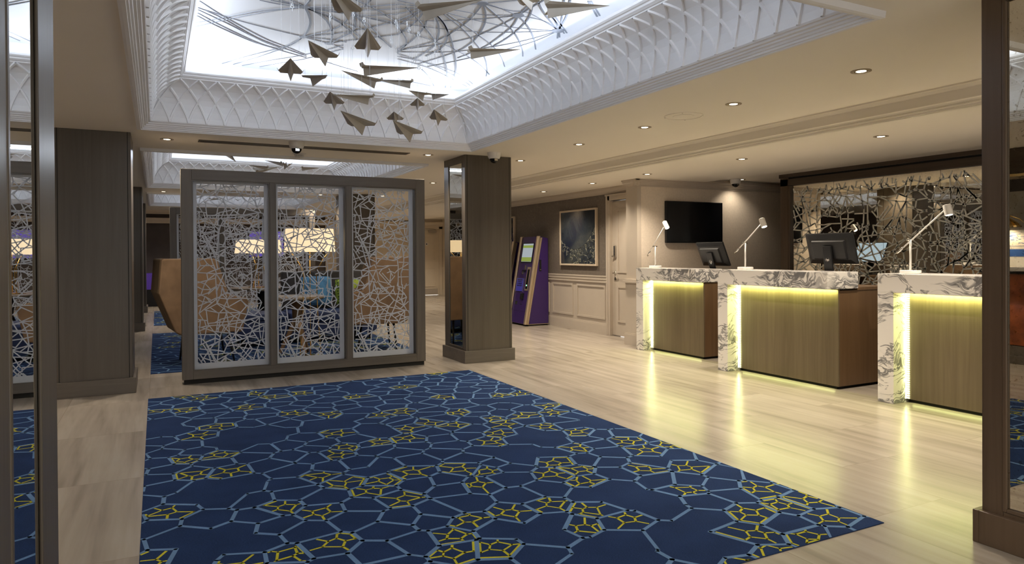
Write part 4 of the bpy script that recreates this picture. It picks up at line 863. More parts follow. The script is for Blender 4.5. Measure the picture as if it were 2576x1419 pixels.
def rug(label, x0, y0, x1, y1, seed, yel=None, plain=None):
    rn = random.Random(seed); g = .222; pts = []
    for r in range(-1, int((y1-y0)/(g*.88))+3):
        for c in range(-1, int((x1-x0)/g)+3):
            pts.append((x0+g*(c+.5*(r%2))+rn.uniform(-.34,.34)*g, y0+g*.88*r+rn.uniform(-.34,.34)*g))
    box = [(x0,y0),(x1,y0),(x1,y1),(x0,y1)]
    inside = lambda p: x0-g < p[0] < x1+g and y0-g < p[1] < y1+g
    pts = [p_ for p_ in pts if inside(p_)]
    cl = cells(pts, box, g*2.6)
    if yel is None:
        yel = [(rn.uniform(x0,x1), rn.uniform(y0,y1)) for _ in range(60)]; plain = [(rn.uniform(x0,x1), rn.uniform(y0,y1)) for _ in range(14)]
    near = lambda c: min(range(len(pts)), key=lambda i: (pts[i][0]-c[0])**2+(pts[i][1]-c[1])**2)
    grp = list(range(len(pts))); yset = set(near((c[0]+dx, c[1]+dy)) for c in yel for dx, dy in ((0,0),) + (((.2,.02),) if rn.random() < .3 else ()))
    for c in plain:
        ids = [i for i in range(len(pts)) if math.hypot(pts[i][0]-c[0], (pts[i][1]-c[1])) < .27 and i not in yset]
        for i in ids: grp[i] = -1-plain.index(c)
    m = MB(); m.box((x0,y0,.0005),(x1,y1,.004))
    def line(a, b, w, mi, z):
        l_ = math.hypot(b[0]-a[0], b[1]-a[1])
        if l_ < .004: return
        ux, uy = (b[0]-a[0])/l_, (b[1]-a[1])/l_; h = w/2
        cl_ = lambda x, y: (min(max(x,x0),x1), min(max(y,y0),y1), z)
        A = (a[0]-ux*h*.55, a[1]-uy*h*.55); B = (b[0]+ux*h*.55, b[1]+uy*h*.55)
        m.k = mi; m.add([cl_(A[0]+uy*h,A[1]-ux*h),cl_(B[0]+uy*h,B[1]-ux*h),cl_(B[0]-uy*h,B[1]+ux*h),cl_(A[0]-uy*h,A[1]+ux*h)], [(0,1,2,3)])
    for i, poly in enumerate(cl):
        k = len(poly)
        if k < 3: continue
        for s in range(k):
            xa, ya, nb = poly[s]; xb, yb, _ = poly[(s+1) % k]
            if nb > i and grp[nb] != grp[i]: line((xa,ya), (xb,yb), rn.uniform(.017,.023), 1, .0046)
        if i in yset:
            cx = sum(v[0] for v in poly)/k; cy_ = sum(v[1] for v in poly)/k
            inn = [(cx+(v[0]-cx)*.86, cy_+(v[1]-cy_)*.86) for v in poly]
            sp = [(cx+rn.uniform(-.02,.02), cy_+rn.uniform(-.02,.02))] + [(cx+math.cos(t)*g*.36, cy_+math.sin(t)*g*.36) for t in [rn.uniform(0,.9)+2*PI*q/5+rn.uniform(-.25,.25) for q in range(5)]]
            for si, sc in enumerate(cells(sp, inn, 9)):
                kk = len(sc)
                for s in range(kk):
                    xa, ya, nb = sc[s]; xb, yb, _ = sc[(s+1) % kk]
                    if nb > si or (nb == -1 and rn.random() < .22): line((xa,ya), (xb,yb), rn.uniform(.0095,.013), 2, .0044)
    o = m.build('rug', ['carpet','carpet_blue','carpet_yellow'], None, (0,0,0)); return tag(o, label, 'rug')
rug('navy rug with pale blue cells and yellow clusters in the foreground, before the lattice screen', -.075, 2.13, 3.075, 7.05, 11, YEL, PLAIN)
rug('navy cell-patterned rug under the lounge seats behind the first lattice screen', -.066, 8.50, 3.10, 12.85, 12)
rug('navy cell-patterned rug far back, beyond the second lattice screen', -.05, 14.27, 3.10, 17.9, 13)

# ------------------------------------------------------------------ lounge furniture
def wing_chair(label):
    r = thing('wing_chair', label, 'armchair', (0,0,0)); O = (0,0,0)
    out = [(-.31,.40),(-.485,.86),(-.455,1.235),(-.43,1.25),(.10,1.25),(.14,1.23),(.26,.82),(.47,.775),(.485,.74),(.42,.37),(-.25,.37)]
    for s in (-1,1):
        m = MB(); ya = s*.40; yb = s*.335
        pin = [(x*.985+.004, z*.99+.004) for x,z in out]
        n = len(out)
        P = [(x, ya + (-s*.03 if z<.45 else 0), z) for x,z in out] + [(x, yb + (-s*.02 if z<.45 else 0), z) for x,z in pin]
        m.add(P, [tuple(range(n)), tuple(range(2*n-1,n-1,-1))] + [(i,(i+1)%n,n+(i+1)%n,n+i) for i in range(n)])
        m.build('wing_side', 'tan', r, O, bevel=.018, seg=3)
    m = MB(); m.add([(-.31,-.34,.40),(-.31,.34,.40),(-.49,.345,.86),(-.49,-.345,.86),(-.46,.34,1.25),(-.46,-.34,1.25),
                     (-.20,-.34,.40),(-.20,.34,.40),(-.37,.345,.86),(-.37,-.345,.86),(-.35,.34,1.25),(-.35,-.34,1.25)],
                    [(0,1,2,3),(3,2,4,5),(7,6,9,8),(8,9,11,10),(0,6,7,1),(5,4,10,11),(0,3,9,6),(3,5,11,9),(1,7,8,2),(2,8,10,4)])
    m.build('backrest', 'brown', r, O, bevel=.02, seg=3)
    m = MB(); m.box((-.27,-.334,.37),(.40,.334,.45)); m.build('seat_base', 'tan', r, O, bevel=.012)
    m = MB(); m.box((-.33,-.325,.45),(.42,.325,.56)); m.build('seat_cushion', 'brown', r, O, bevel=.035, seg=3)
    for x,y in ((.30,-.27),(.30,.27),(-.16,-.27),(-.16,.27)):
        m = MB(); m.tube([(x*.9,y*.9,.38),(x*1.12,y*1.12,.004)], [.016,.011], 10); m.build('leg', 'black', r, O, smooth=True)
    return r
ch = wing_chair('tan high-backed wing chair half hidden by the left post of the lattice screen')
ch.location = (.46,9.17,.005); ch.rotation_euler = (0,0,math.radians(6))
dup(ch, (2.70,9.22,.005), PI-math.radians(8), 'brown high-backed wing chair seen through the right lattice panel, facing its twin')
def cushion(label, mat, loc, size, rot):
    m = bmesh.new(); n = 9; vs = []
    for side in (-1,1):
        g = []
        for i in range(n):
            for j in range(n):
                u, v = i/(n-1)*2-1, j/(n-1)*2-1
                t = (max(0,(1-u**4)*(1-v**4)))**.55
                pull = 1-.06*(u*u)*(v*v)
                g.append(m.verts.new((u*size[0]/2*pull, side*(.004+size[1]/2*t), v*size[2]/2*pull)))
        for i in range(n-1):
            for j in range(n-1):
                q = (g[i*n+j], g[(i+1)*n+j], g[(i+1)*n+j+1], g[i*n+j+1]); m.faces.new(q if side<0 else q[::-1])
        vs.append(g)
    edge = [i*n for i in range(n)] + [(n-1)*n+j for j in range(1,n)] + [i*n+n-1 for i in range(n-2,-1,-1)] + [j for j in range(n-2,0,-1)]
    for a, b in zip(edge, edge[1:]+edge[:1]): m.faces.new((vs[0][a],vs[1][a],vs[1][b],vs[0][b]))
    me = bpy.data.meshes.new('cushion'); m.to_mesh(me); m.free(); me.materials.append(M[mat])
    for p in me.polygons: p.use_smooth = True
    o = bpy.data.objects.new('cushion', me); COL.objects.link(o); o.location = loc; o.rotation_euler = rot
    return tag(o, label, 'cushion')
cushion('navy cushion on the seat of the left tan wing chair', 'navy', (.53,9.20,.76), (.38,.12,.34), (math.radians(12),0,math.radians(75)))

def round_table(label, x, y, rad, h, top, leg):
    r = thing('round_table', label, 'table', (x,y,.005)); O = (0,0,0)
    m = MB(); m.lathe([(rad-.03,h-.045),(rad,h-.028),(rad,h-.006),(rad-.006,h)], 40); m.build('table_top', top, r, O)
    m = MB(); m.tube([(0,0,.30),(0,0,h-.045)], [.05,.075], 16); m.build('pedestal', leg, r, O, smooth=True)
    for k in range(3):
        a = math.radians(-75+120*k); c, s = math.cos(a), math.sin(a)
        m = MB(); m.tube([(c*.02,s*.02,.48),(c*.06,s*.06,.36),(c*rad*.62,s*rad*.62,.05),(c*rad*.655,s*rad*.655,.016)], [.028,.034,.022,.02], 10); m.build('leg', leg, r, O, smooth=True)
    return r
round_table('small round oak table with splayed legs between the two wing chairs', 1.60, 9.15, .34, .76, 'ttop', 'walnut')
round_table('larger round dark-edged table farther back, carrying the second lit lamp', 1.52, 11.85, .50, .76, 'ttop', 'black')

def lamp(label, x, y, zb, z0, z1, ra, floor=True):
    r = thing('shaded_lamp', label, 'lamp', (x,y,zb)); O = (0,0,0)
    h0, h1 = z0-zb, z1-zb
    m = MB(); m.lathe([(ra,h0),(ra*.93,h1)], 40, caps=False); m.lathe([(ra-.006,h0),(ra*.93-.006,h1)], 40, caps=False); m.build('lamp_shade', 'shade', r, O, smooth=True)
    pz = h0*.78
    m = MB(); m.tube([(0,0,.02),(0,0,h1-.03)], .006, 8); m.build('pole', 'brass', r, O, smooth=True)
    for k in range(3 if not floor else 2):
        a = PI*k - .35 if floor else 2*PI*k/3
        c, s = math.cos(a), math.sin(a)
        rr = .25 if floor else .22
        path = [(c*rr,s*rr,h0+.02),(c*rr*.66,s*rr*.66,h0-.08 if floor else h0-.05),(c*.10,s*.10,h0-.20 if floor else h0-.13),(c*.075,s*.075,pz if floor else h0-.18),(c*.09,s*.09,h0*.4),(c*.13,s*.13,.012)]
        m = MB(); m.tube(path, .007, 8); m.build('curved_rod', 'brass', r, O, smooth=True)
    m = MB(); m.lathe([(.16,0),(.16,.012),(.15,.016)], 30); m.build('base', 'brass', r, O)
    m = MB(); m.lathe([(.02,h0+.08),(.045,h0+.13),(.02,h0+.18)], 14); m.build('bulb', 'bulb', r, O)
    l = bpy.data.lights.new('shade_light', 'POINT'); l.energy = 4; l.color = (1,.74,.42); l.shadow_soft_size = .04
    lo = bpy.data.objects.new('shade_light', l); COL.objects.link(lo); lo.location = (x,y,zb+h0+.13)
    return r
lamp('tall brass lamp with a wide lit cream shade behind the middle lattice panel', 1.68, 8.72, .005, 1.325, 1.605, .305)
lamp('lit cream-shaded lamp standing on the far round table', 1.47, 11.85, .766, 1.315, 1.53, .36, False)

def sofa(label, x, y, wd):
    r = thing('sofa', label, 'sofa', (x,y,.005)); O = (0,0,0); h = wd/2
    m = MB(); m.box((-h,-.40,.30),(h,.30,.45)); m.build('seat_cushion', 'navy', r, O, bevel=.04, seg=3)
    m = MB(); m.box((-h+.01,-.36,.10),(h-.01,.36,.295)); m.build('seat_base', 'navy', r, O, bevel=.01)
    m = MB(); m.prism([(-h,.26,.32),(-h,.42,.32),(-h,.50,1.02),(-h,.40,1.02)], (0,0,0), (wd,0,0)); m.build('backrest', 'charcoal', r, O, bevel=.03, seg=3)
    for sx in (-1,1):
        for sy in (-.3,.3):
            m = MB(); m.tube([(sx*(h-.1),sy,.11),(sx*(h-.1),sy,0)], [.025,.018], 10); m.build('leg', 'black', r, O)
    return r
sofa('navy sofa with a charcoal back and bright cushions, behind the round oak table', 2.36, 10.75, 1.3)
m = MB(); 
ot = thing('ottoman', 'low navy ottoman left of the navy sofa', 'ottoman', (1.32,10.5,.005)); O = (0,0,0)
m = MB(); m.box((-.33,-.33,.12),(.33,.33,.36)); m.build('body', 'navy', ot, O, bevel=.01)
m = MB(); m.box((-.34,-.34,.36),(.34,.34,.46)); m.build('seat_cushion', 'navy', ot, O, bevel=.03, seg=3)
for sx in (-1,1):
    for sy in (-1,1):
        m = MB(); m.tube([(sx*.27,sy*.27,.12),(sx*.27,sy*.27,0)], [.025,.018], 10); m.build('leg', 'black', ot, O)
cushion('blue dotted cushion leaning on the sofa back', 'bluecush', (2.20,10.93,.73), (.46,.14,.46), (math.radians(-16),0,0))
cushion('green leaf-patterned cushion on the sofa, right of the blue one', 'greencush', (2.70,10.88,.70), (.44,.14,.42), (math.radians(-18),0,math.radians(-4)))
def tub(label, x, y, rz, mat='greyfab'):
    r = thing('tub_chair', label, 'armchair', (x,y,.005), rz); O = (0,0,0)
    m = MB(); k = 18; vs = []; fs = []
    for i in range(k+1):
        a = math.radians(-125+250*i/k); hh = .62+.26*max(0,math.cos(a)) ; c, s = math.cos(a), math.sin(a)
        vs += [(c*.34,s*.34,.18),(c*.40,s*.40,hh),(c*.33,s*.33,hh),(c*.27,s*.27,.18)]
    for i in range(k):
        for j in range(4): fs.append((i*4+j, i*4+(j+1)%4, (i+1)*4+(j+1)%4, (i+1)*4+j))
    fs += [(0,1,2,3),(k*4+3,k*4+2,k*4+1,k*4)]
    m.add(vs, fs); m.build('backrest', mat, r, O, smooth=True, bevel=.015)
    m = MB(); m.lathe([(.26,.2),(.28,.24),(.28,.41),(.25,.45)], 28); m.build('seat_cushion', mat, r, O)
    for a in (45,135,225,315):
        c, s = math.cos(math.radians(a)), math.sin(math.radians(a))
        m = MB(); m.tube([(c*.22,s*.22,.2),(c*.27,s*.27,.006)], [.02,.013], 8); m.build('leg', 'black', r, O)
    return r
tub('small grey tub chair beyond the table with the second lamp', 2.25, 12.25, .3)

# far end of the lounge --------------------------------------------------
t = thing('television', 'purple lit television on the far wall, seen through the lattice beside the lamp shades', 'television', (2.73,20.28,1.58)); O = (2.73,20.28,1.58)
m = MB(); m.box((2.25,20.22,1.21),(3.2,20.298,1.95)); m.build('casing', 'black', t, O)
m = MB(); m.box((2.28,20.215,1.24),(3.17,20.221,1.92)); m.build('screen', 'tv_purple', t, O)
m = MB(); rn = random.Random(2)
for _ in range(9): m.lathe([(.05,0)], 3) if False else m.tube([(rn.uniform(2.35,3.1),20.2145,rn.uniform(1.3,1.85))]*1+[(rn.uniform(2.35,3.1),20.2145,rn.uniform(1.3,1.85))], .012, 6)
m.build('screen_image', 'tv_pale', t, O)
t = thing('vending_cabinet', 'purple-topped black cabinet against the far wall past the left pillars', 'cabinet', (-.17,19.9,0)); O = (0,0,0)
m = MB(); m.box((-.30,-.3,.0),(.22,.3,.43)); m.build('base', 'black', t, O)
m = MB(); m.box((-.30,-.3,.43),(.22,.3,.83)); m.build('upper_panel', 'purple_lit', t, O)

# bar on the left, seen in the mirrors ------------------------------------
b = thing('bar_counter', 'bar with a buttoned orange leather front, reflected in the front right mirror', 'bar', (-2.45,5.6,0)); O = (-2.45,5.6,0)
m = MB(); m.box((-2.75,2.6,.0),(-2.19,8.6,1.03)); m.build('carcass', 'dark_y', b, O)
m = MB(); ny, nz = 160, 24; y0, y1, z0, z1 = 2.62, 8.58, .21, 1.02
P = []
sy, sz = .30, .27
for j in range(nz+1):
    for i in range(ny+1):
        y = y0+(y1-y0)*i/ny; z = z0+(z1-z0)*j/nz
        a = (y-y0)/sy; c = (z-z0)/sz
        p, q = a+c, a-c                       # diamond grid
        d = abs(math.sin(PI*p/1))*abs(math.sin(PI*q/1)) if False else (abs(math.sin(PI*p/2))*abs(math.sin(PI*q/2)))
        P.append((-2.185+.05*d**.45, y, z))
F = [(j*(ny+1)+i, j*(ny+1)+i+1, (j+1)*(ny+1)+i+1, (j+1)*(ny+1)+i) for j in range(nz) for i in range(ny)]
m.add(P, F); m.build('leather_front', 'leather', b, O, smooth=True)
m = MB(); m.box((-2.8,2.58,1.03),(-2.06,8.62,1.055)); m.build('counter_edge', 'black', b, O)
m = MB(); m.box((-2.82,2.56,1.055),(-2.04,8.64,1.105)); m.build('counter_top', 'stone', b, O, bevel=.006)
m = MB(); m.box((-2.19,2.6,0),(-2.12,8.6,.09)); m.box((-2.19,2.6,.09),(-2.14,8.6,.2)); m.build('plinth', 'framex', b, O)
s = thing('menu_card', 'white card with a blue band standing on the bar, in the front right mirror', 'sign', (-2.30,4.5,1.105)); O = (0,0,0)
m = MB(); m.box((-.012,-.30,0),(.0,.23,.42)); m.build('board', 'card', s, O)
m = MB(); m.box((.0,-.28,.115),(.002,.23,.20)); m.build('blue_band', 'cardblue', s, O)
m = MB()
for k in range(26):
    rn = random.Random(k); y, z = rn.uniform(-.2,.15), rn.uniform(.25,.38)
    m.box((0,y,z),(.0015,y+rn.uniform(.01,.06),z+.006)); 
m.box((0,-.24,.235),(.0015,.2,.238)); m.box((0,-.24,.395),(.0015,.2,.398)); m.box((0,-.24,.235),(.0015,-.237,.398)); m.box((0,.197,.235),(.0015,.2,.398))
m.build('drawing', 'cardblue', s, O)
m = MB(); m.box((-.10,-.2,0),(-.0125,.2,.02)); m.build('foot', 'black', s, O)
l = thing('wall_lamp', 'brass dome lamp over the bar, reflected in the front right mirror', 'lamp', (-2.20,4.55,1.56)); O = (0,0,0)
m = MB(); prof = []
k = 36; vs = []; fs = []
for rr, z in ((.018,.13),(.03,.12),(.05,.105),(.115,.055),(.155,.012),(.158,0)):
    for i in range(k):
        a = 2*PI*i/k; w_ = rr*(1+(.035 if i%2 else -.035)*(rr>.03)); vs.append((w_*math.cos(a), w_*math.sin(a), z))
for i in range(5):
    for j in range(k): fs.append((i*k+j,i*k+(j+1)%k,(i+1)*k+(j+1)%k,(i+1)*k+j))
m.add(vs, fs); m.build('lamp_shade', 'brass', l, O)
m = MB(); m.tube([(0,0,.12),(0,0,.16),(-.04,0,.17)], .02, 10); m.tube([(0,0,.15),(-.2,-.05,.1),(-.30,-.17,-.05)], .008, 8); m.build('arm', 'brass', l, O, smooth=True)
m = MB(); m.tube([(-.30,-.17,-.06),(-.28,-.17,-.06)], .08, 22); m.build('wall_rose', 'copper', l, O)
m = MB(); m.tube([(-.29,-.17,-.06),(-.29,-.17,-.456)], .006, 8); m.build('stem', 'brass', l, O)
spot('bar_lamp_light', (-2.2,4.55,1.55), 4, (1,.75,.45), 150, .6)
m = MB(); m.box((-4.0,2.6,1.26),(-3.78,8.6,1.30)); sh = m.build('bar_shelf', 'cream', None, (0,0,0)); tag(sh, 'pale shelf along the tiled wall behind the bar', 'shelf')
M0 = None

# ------------------------------------------------------------------ ceiling fittings
def downlight(label, x, y, z, power=42):
    r = thing('downlight', label, 'ceiling light', (x,y,z)); O = (0,0,0)
    m = MB(); m.lathe([(.062,0),(.062,-.004),(.046,-.006),(.044,-.001)], 28, caps=False); m.build('trim_ring', 'champ_ring', r, O)
    m = MB(); m.lathe([(.044,-.001),(.030,-.002)], 28, caps=False); m.build('baffle', 'grille', r, O)
    m = MB(); m.lathe([(.031,-.003),(.029,-.0035)], 24); m.build('lens', 'lens', r, O)
    spot('downlight_beam', (x,y,z-.012), power, WARM, 128, .75, .03)
    return r
DL = [
 (4.05,2.956,HC,'recessed downlight nearest the camera in the long row right of the white ceiling recess'),
 (4.04,4.056,HC,'second recessed downlight from the camera in the row right of the ceiling recess'),
 (4.04,5.169,HC,'recessed downlight in the long row, just past the round ceiling speaker'),
 (4.04,6.29,HC,'recessed downlight in the long row, right of the corner of the ceiling recess'),
 (4.08,7.71,HC,'recessed downlight right of the mirrored pillar top, beside the dome camera'),
 (4.06,10.75,HC,'recessed downlight left of the mirrored pillar, above the far corridor door'),
 (4.06,13.6,HC,'recessed downlight seen through the top of the right lattice panel'),
 (.105,7.752,HC,'recessed downlight above the broad plain pillar, left of the long vent'),
 (2.854,7.713,HC,'recessed downlight at the right end of the long ceiling vent'),
 (.13,14.2,HC,'recessed downlight seen above the second row of left pillars, between two recesses'),
 (2.87,13.8,HC,'recessed downlight seen through the top of the middle lattice panel'),
 (.11,18.39,HC,'farthest small downlight past the last white recess, left side'),
 (2.89,18.07,HC,'farthest small downlight seen through the middle lattice panel under the far recess'),
 (5.66,3.94,LC,'recessed downlight over the nearest reception desk, above the lattice mirror'),
 (5.656,5.56,LC,'recessed downlight over the middle reception desk'),
 (5.63,7.155,LC,'recessed downlight above the corner of the linen wall, over the farthest desk'),
 (5.64,8.43,LC,'recessed downlight nearest the beige door, above the taupe wall'),
 (5.67,9.91,LC,'recessed downlight above the framed net picture, left of the one by the door'),
 (7.62,7.50,LC+.05,'small recessed downlight beside the dome camera near the lattice mirror frame'),
 (4.04,9.3,HC,'recessed downlight hidden behind the mirrored pillar top'),
 (4.04,1.7,HC,'recessed downlight in the long row above the front right pillar, outside the photo'),
 (5.66,2.3,LC,'recessed downlight over the near end of the nearest desk, outside the photo'),
 (-1.6,3.2,HC,'recessed downlight before the bar, seen only in mirrors'),
 (-1.6,5.6,HC,'recessed downlight before the middle of the bar, seen only in mirrors'),
 (-1.6,8.0,HC,'recessed downlight before the far end of the bar, seen only in mirrors'),
 (1.5,.8,HC,'unseen fill downlight added behind the camera'),  # no such fitting in view, added to fill the room with light
 (4.06,16.4,HC,'recessed downlight past the second far pillar, in the row to the corridor'),
 (6.5,15.5,LC,'recessed downlight in the far corridor'),
 (6.5,18.5,LC,'recessed downlight before the far corridor door'),
]
for x,y,z,lab in DL: downlight(lab, x, y, z, 8 if x > 7.2 else 75 if y > 13 else 46 if z > 2.4 else 58)

def dome(label, x, y, z):
    r = thing('dome_camera', label, 'security camera', (x,y,z)); O = (0,0,0)
    m = MB(); m.lathe([(.078,0),(.078,-.012),(.072,-.05),(.062,-.07),(.056,-.072)], 32); m.build('housing', 'whiteplastic', r, O, smooth=False)
    m = MB(); m.lathe([(.052*math.cos(a),-.070-.052*math.sin(a)) for a in [PI/2*i/8 for i in range(8)]]+[(.002,-.122)], 28); m.build('dome', 'screen', r, O, smooth=True)
    m = MB(); m.box((-.02,-.055,-.10),(.02,-.045,-.075)); m.build('lens', 'chrome', r, O)
    return r
dome('white dome security camera before the mirrored pillar top', 3.481, 7.228, HC)
dome('white dome security camera under the long dark ceiling vent', 1.298, 7.389, HC)
dome('white dome security camera near the lattice mirror frame, above the linen wall', 7.50, 7.50, LC+.05)
r = thing('smoke_detector', 'white ribbed smoke detector behind the vent camera, before the second recess', 'smoke detector', (1.475,8.222,HC)); O = (0,0,0)
m = MB(); m.lathe([(.075,0),(.075,-.008),(.06,-.012),(.055,-.02)], 30); m.build('base', 'whiteplastic', r, O)
m = MB()
for k in range(14):
    a = 2*PI*k/14; m.box((.046*math.cos(a)-.004,.046*math.sin(a)-.004,-.042),(.046*math.cos(a)+.004,.046*math.sin(a)+.004,-.02))
m.lathe([(.05,-.042),(.045,-.05),(.02,-.054)], 30); m.build('sensor_cage', 'whiteplastic', r, O)
r = thing('ceiling_speaker', 'flush round ceiling speaker cover between two downlights', 'speaker', (4.013,4.603,HC)); O = (0,0,0)
m = MB(); m.lathe([(.165,0),(.165,-.004),(.150,-.006),(.148,-.002),(.09,-.002)], 44, caps=False); m.build('cover_ring', 'ceil', r, O)
m = MB(); m.lathe([(.09,-.003),(.088,-.005)], 36); m.build('grille', 'ceil', r, O)
for k in range(4):
    a = PI/4+PI/2*k; m = MB(); m.lathe([(.005,-.0065),(.004,-.0075)], 8, (.157*math.cos(a),.157*math.sin(a),0)); m.build('screw', 'grille', r, O)
r = thing('ceiling_vent', 'long dark slotted air vent in the ceiling before the second recess', 'air vent', (1.5,7.72,HC)); O = (0,0,0)
m = MB(); 
for q in ((-1.11,1.11,-.075,-.06),(-1.11,1.11,.06,.075),(-1.11,-1.09,-.06,.06),(1.09,1.11,-.06,.06)): m.box((q[0],q[2],-.006),(q[1],q[3],0))
m.build('frame', 'grille', r, O)
m = MB(); m.box((-1.09,-.06,-.001),(1.09,.06,.0)); m.build('duct', 'dark', r, O)
for k in range(4):
    y = -.042+.028*k; m = MB(); m.box((-1.09,y-.006,-.005),(1.09,y+.006,-.001)); m.build('slat', 'grille', r, O)

# ------------------------------------------------------------------ folded metal planes
FWD = Vector((.456,.89,0)).normalized(); RGT = Vector((.89,-.456,0)).normalized()
def plane_mesh():
    m = MB(); t = .0016
    Nn = (.21,0,.006); Kt = (-.17,0,-.042)
    for s in (-1,1):
        Wt = (-.17,s*.018,.012); Tp = (-.155,s*.085,.024); Te = (-.185,s*.070,.016)
        m.prism([Nn, Wt, Te, Tp], (0,0,0), (0,0,t)); 
        m.prism([Nn, Kt, Wt], (0,0,0), (0,s*t,0))
        tp2 = (-.165,s*.094,.045); m.prism([Tp, Te, (-.19,s*.082,.036), tp2], (0,0,0), (0,0,t))
    return m.mesh('folded_sheet', 'plane')
PM = plane_mesh()
def wire_mesh():
    m = MB(); m.tube([(0,0,0),(0,0,1)], .0009, 5); return m.mesh('wire', 'wire')
WM = wire_mesh()
def paper_plane(label, loc, heading, pitch, roll, sc, top=3.056, group='folded metal planes hanging under the white ceiling recess'):
    h = math.radians(heading) + math.atan2(Vector(loc).dot(FWD), Vector(loc).dot(RGT)) - PI/2; d = RGT*math.cos(h) + FWD*math.sin(h)
    d = (d*math.cos(math.radians(pitch)) + Vector((0,0,math.sin(math.radians(pitch))))).normalized()
    y = Vector((0,0,1)).cross(d).normalized(); z = d.cross(y)
    Rm = Matrix((d, y, z)).transposed() @ Matrix.Rotation(math.radians(roll), 3, 'X')
    r = bpy.data.objects.new('paper_plane', PM); COL.objects.link(r)
    r.matrix_world = Matrix.Translation(Vector(loc)) @ (Rm @ Matrix.Scale(sc, 3)).to_4x4()
    tag(r, label, 'hanging ornament', group)
    bpy.context.view_layer.update()
    inv = r.matrix_world.inverted()
    for lx, ly, lz in ((.08,0,.004),(-.15,.06,.02),(-.15,-.06,.02)):
        p = r.matrix_world @ Vector((lx,ly,lz))
        w = bpy.data.objects.new('wire', WM); COL.objects.link(w); w.parent = r
        w.matrix_local = inv @ (Matrix.Translation(p) @ Matrix.Diagonal((1,1,top-p.z,1)))
    return r
PL = [
 ((.886,4.30,2.528),255,0,0,1.0,'folded plane pointing up and left, second plane from the left in the white recess'),
 ((1.194,4.30,2.631),270,4,0,1.0,'folded plane seen square from behind, high in the middle of the recess'),
 ((.758,4.50,2.462),270,2,0,.9,'small folded plane with drooping wings, leftmost under the lit ceiling'),
 ((.975,4.70,2.466),285,-8,0,.95,'thin folded plane just above the far cornice, right of the drooping one'),
 ((1.45,4.70,2.582),-3,3,10,1.0,'long side-on folded plane pointing right, in the middle above the far cornice'),
 ((1.328,5.0,2.575),222,5,0,.85,'folded plane slanting down to the right before the bright starburst'),
 ((1.623,5.1,2.596),190,3,0,.7,'thin flat folded plane right of the slanting one, above the far cornice'),
 ((1.761,5.0,2.502),250,-5,0,.8,'folded plane crossing the far cornice, left of the small rising one'),
 ((2.106,5.4,2.605),300,-8,0,.7,'small rising folded plane by the right end of the far cornice'),
 ((1.084,4.8,2.356),265,3,0,.85,'folded plane with spread wings over the left middle of the arched cove'),
 ((1.155,4.55,2.325),215,-3,0,.75,'folded plane with a pale wing, just under the far cornice'),
 ((1.838,5.2,2.479),270,2,0,.7,'tiny folded plane under the cornice, below the two at the right end'),
 ((1.20,4.7,2.201),252,3,0,1.2,'large folded plane pointing up and left, low before the arched cove'),
 ((1.684,5.3,2.374),268,2,0,.8,'small gull-like folded plane low before the cove, between two large ones'),
 ((1.584,4.8,2.189),254,4,0,1.15,'lowest folded plane, pointing up and left before the arched cove'),
 ((1.92,5.0,2.347),264,4,-6,.85,'small gull-like folded plane low before the cove, farthest right'),
 ((2.163,4.5,2.741),5,5,8,.95,'long side-on folded plane pointing right, closest to the right cove'),
 ((2.289,3.6,2.782),4,4,-8,1.0,'large folded plane pointing right at the upper edge of the photo, near the right cove'),
 ((1.508,3.70,2.70),-18,8,-6,.95,'large folded plane at the upper edge of the photo, nose rising to the right'),
 ((.849,3.6,2.605),250,6,0,.9,'folded plane cut by the upper edge of the photo, left of the rising one'),
 ((1.972,3.7,2.835),245,0,5,.8,'folded plane barely showing at the upper edge, between the two large ones'),
]
for loc,h,p,r_,sc,lab in PL: paper_plane(lab, loc, h, p, r_, sc)
g2 = 'folded metal planes in the recesses farther back'
for loc,h,p,r_,sc,lab in [
 ((.906,10.2,2.630),60,-18,0,.8,'small folded plane leftmost in the second recess, before its bright ceiling'),
 ((1.521,10.4,2.611),150,12,0,.8,'small folded plane in the second recess, second from the left'),
 ((1.363,10.0,2.462),15,14,20,.9,'pale folded plane in the second recess, just over the screen top rail'),
 ((1.225,9.8,2.466),175,8,0,.7,'thin folded plane in the second recess, left of the pale one over the rail'),
 ((2.036,10.5,2.562),10,5,0,.7,'small folded plane in the second recess, farthest right'),
 ((1.647,10.2,2.532),100,-10,0,.7,'small folded plane in the second recess, right of the pale one'),
 ((1.597,15.6,2.670),95,-12,0,.7,'tiny folded plane in the third recess, seen high through the left lattice panel'),
 ((1.130,16.0,2.475),10,2,0,.7,'tiny thin folded plane in the third recess, seen through the left lattice panel'),
 ((1.611,16.4,2.492),92,0,0,.7,'tiny dark folded plane low in the third recess, seen through the left lattice panel'),
]: paper_plane(lab, loc, h, p, r_, sc, 3.056, g2)
bead = MB(); bead.tube([(math.cos(a)*.009,0,math.sin(a)*.009) for a in [2*PI*i/12 for i in range(13)]], .0022, 6)
bead.tube([(math.cos(a)*.006,.001,.016+math.sin(a)*.006) for a in [2*PI*i/10 for i in range(11)]], .0018, 6)
bead.tube([(0,0,-.009),(0,0,-.03)], .0012, 5)
BM = bead.mesh('bead_link', 'bead')
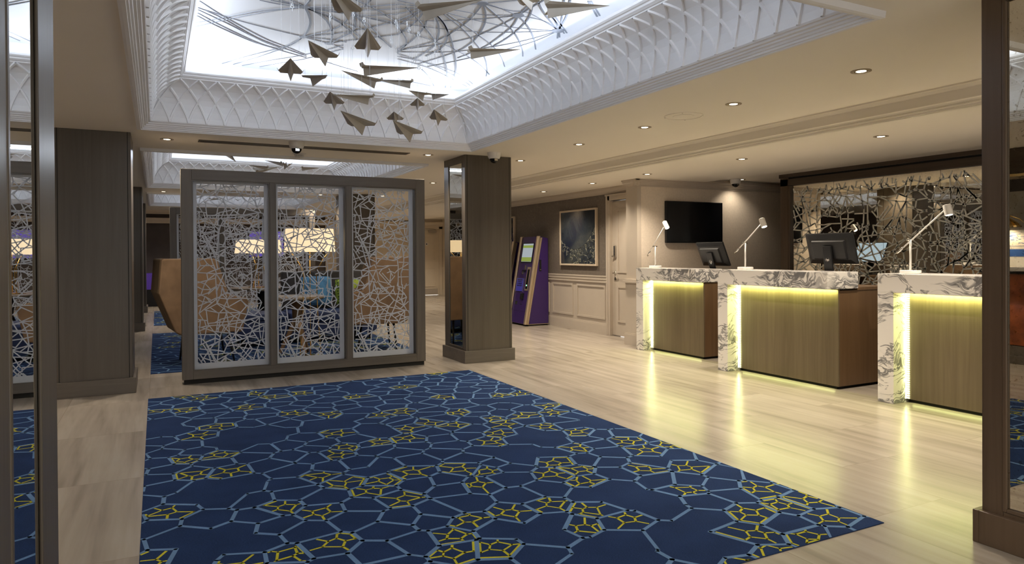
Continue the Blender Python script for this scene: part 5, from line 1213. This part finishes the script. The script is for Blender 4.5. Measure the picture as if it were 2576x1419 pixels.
for k, t in enumerate('0.788,4.600,2.883;1.030,4.600,2.855;1.024,4.600,2.838;1.182,4.600,2.888;1.254,4.600,2.862;1.475,4.600,2.878;1.486,4.600,2.847;1.441,4.600,2.765;1.443,4.600,2.740;1.175,4.600,2.668;1.474,4.600,2.704;1.555,4.600,2.882;1.569,4.600,2.842;1.638,4.600,2.819;1.761,4.600,2.780;1.761,4.600,2.755;1.755,4.600,2.704;1.608,4.600,2.630;1.639,4.600,2.590'.split(';')):
    p = [float(x) for x in t.split(',')]
    o = bpy.data.objects.new('bead_link', BM); COL.objects.link(o); o.location = p; o.rotation_euler = (0,0,k*.7)
    tag(o, 'clear ring-shaped bead on a fine wire among the folded planes', 'hanging ornament', 'clear beads on the hanging wires')
    w = bpy.data.objects.new('wire', WM); COL.objects.link(w); w.parent = o; w.location = (0,0,.02); w.scale = (1,1,3.056-p[2]-.02)

# ------------------------------------------------------------------ light, camera, world
wd = bpy.data.worlds.new('rear_fill'); S.world = wd; wd.use_nodes = True  # even background added as soft fill, enters through the open rear
bg = wd.node_tree.nodes['Background']; bg.inputs['Color'].default_value = (1.0,.95,.88,1); bg.inputs['Strength'].default_value = 1.15
cam = bpy.data.cameras.new('camera'); co = bpy.data.objects.new('camera', cam); COL.objects.link(co); S.camera = co
f_, yaw, pitch, roll, oy = 1746.0, .47368, -.006522, -.006069, -62.48
fw = Vector((math.sin(yaw)*math.cos(pitch), math.cos(yaw)*math.cos(pitch), math.sin(pitch)))
rt = Vector((math.cos(yaw), -math.sin(yaw), 0)); up = rt.cross(fw)
R_ = rt*math.cos(roll) + up*math.sin(roll); U_ = up*math.cos(roll) - rt*math.sin(roll)
co.matrix_world = Matrix(((R_.x,U_.x,-fw.x,0),(R_.y,U_.y,-fw.y,0),(R_.z,U_.z,-fw.z,1.30),(0,0,0,1)))
cam.sensor_width = 36; cam.sensor_fit = 'HORIZONTAL'; cam.lens = f_/2576*36; cam.shift_y = oy/2576
cam.clip_start = .05; cam.clip_end = 80
S.view_settings.view_transform = 'Standard'; S.view_settings.look = 'None'
S.view_settings.exposure = 1.08; S.view_settings.gamma = 1; S.view_settings.use_curve_mapping = False
cy = S.cycles
cy.use_denoising = True; cy.denoiser = 'OPENIMAGEDENOISE'
cy.max_bounces = 9; cy.diffuse_bounces = 5; cy.glossy_bounces = 6; cy.transmission_bounces = 2; cy.transparent_max_bounces = 4
cy.sample_clamp_indirect = 6; cy.sample_clamp_direct = 0; cy.blur_glossy = .6
cy.caustics_reflective = False; cy.caustics_refractive = False; cy.use_light_tree = True
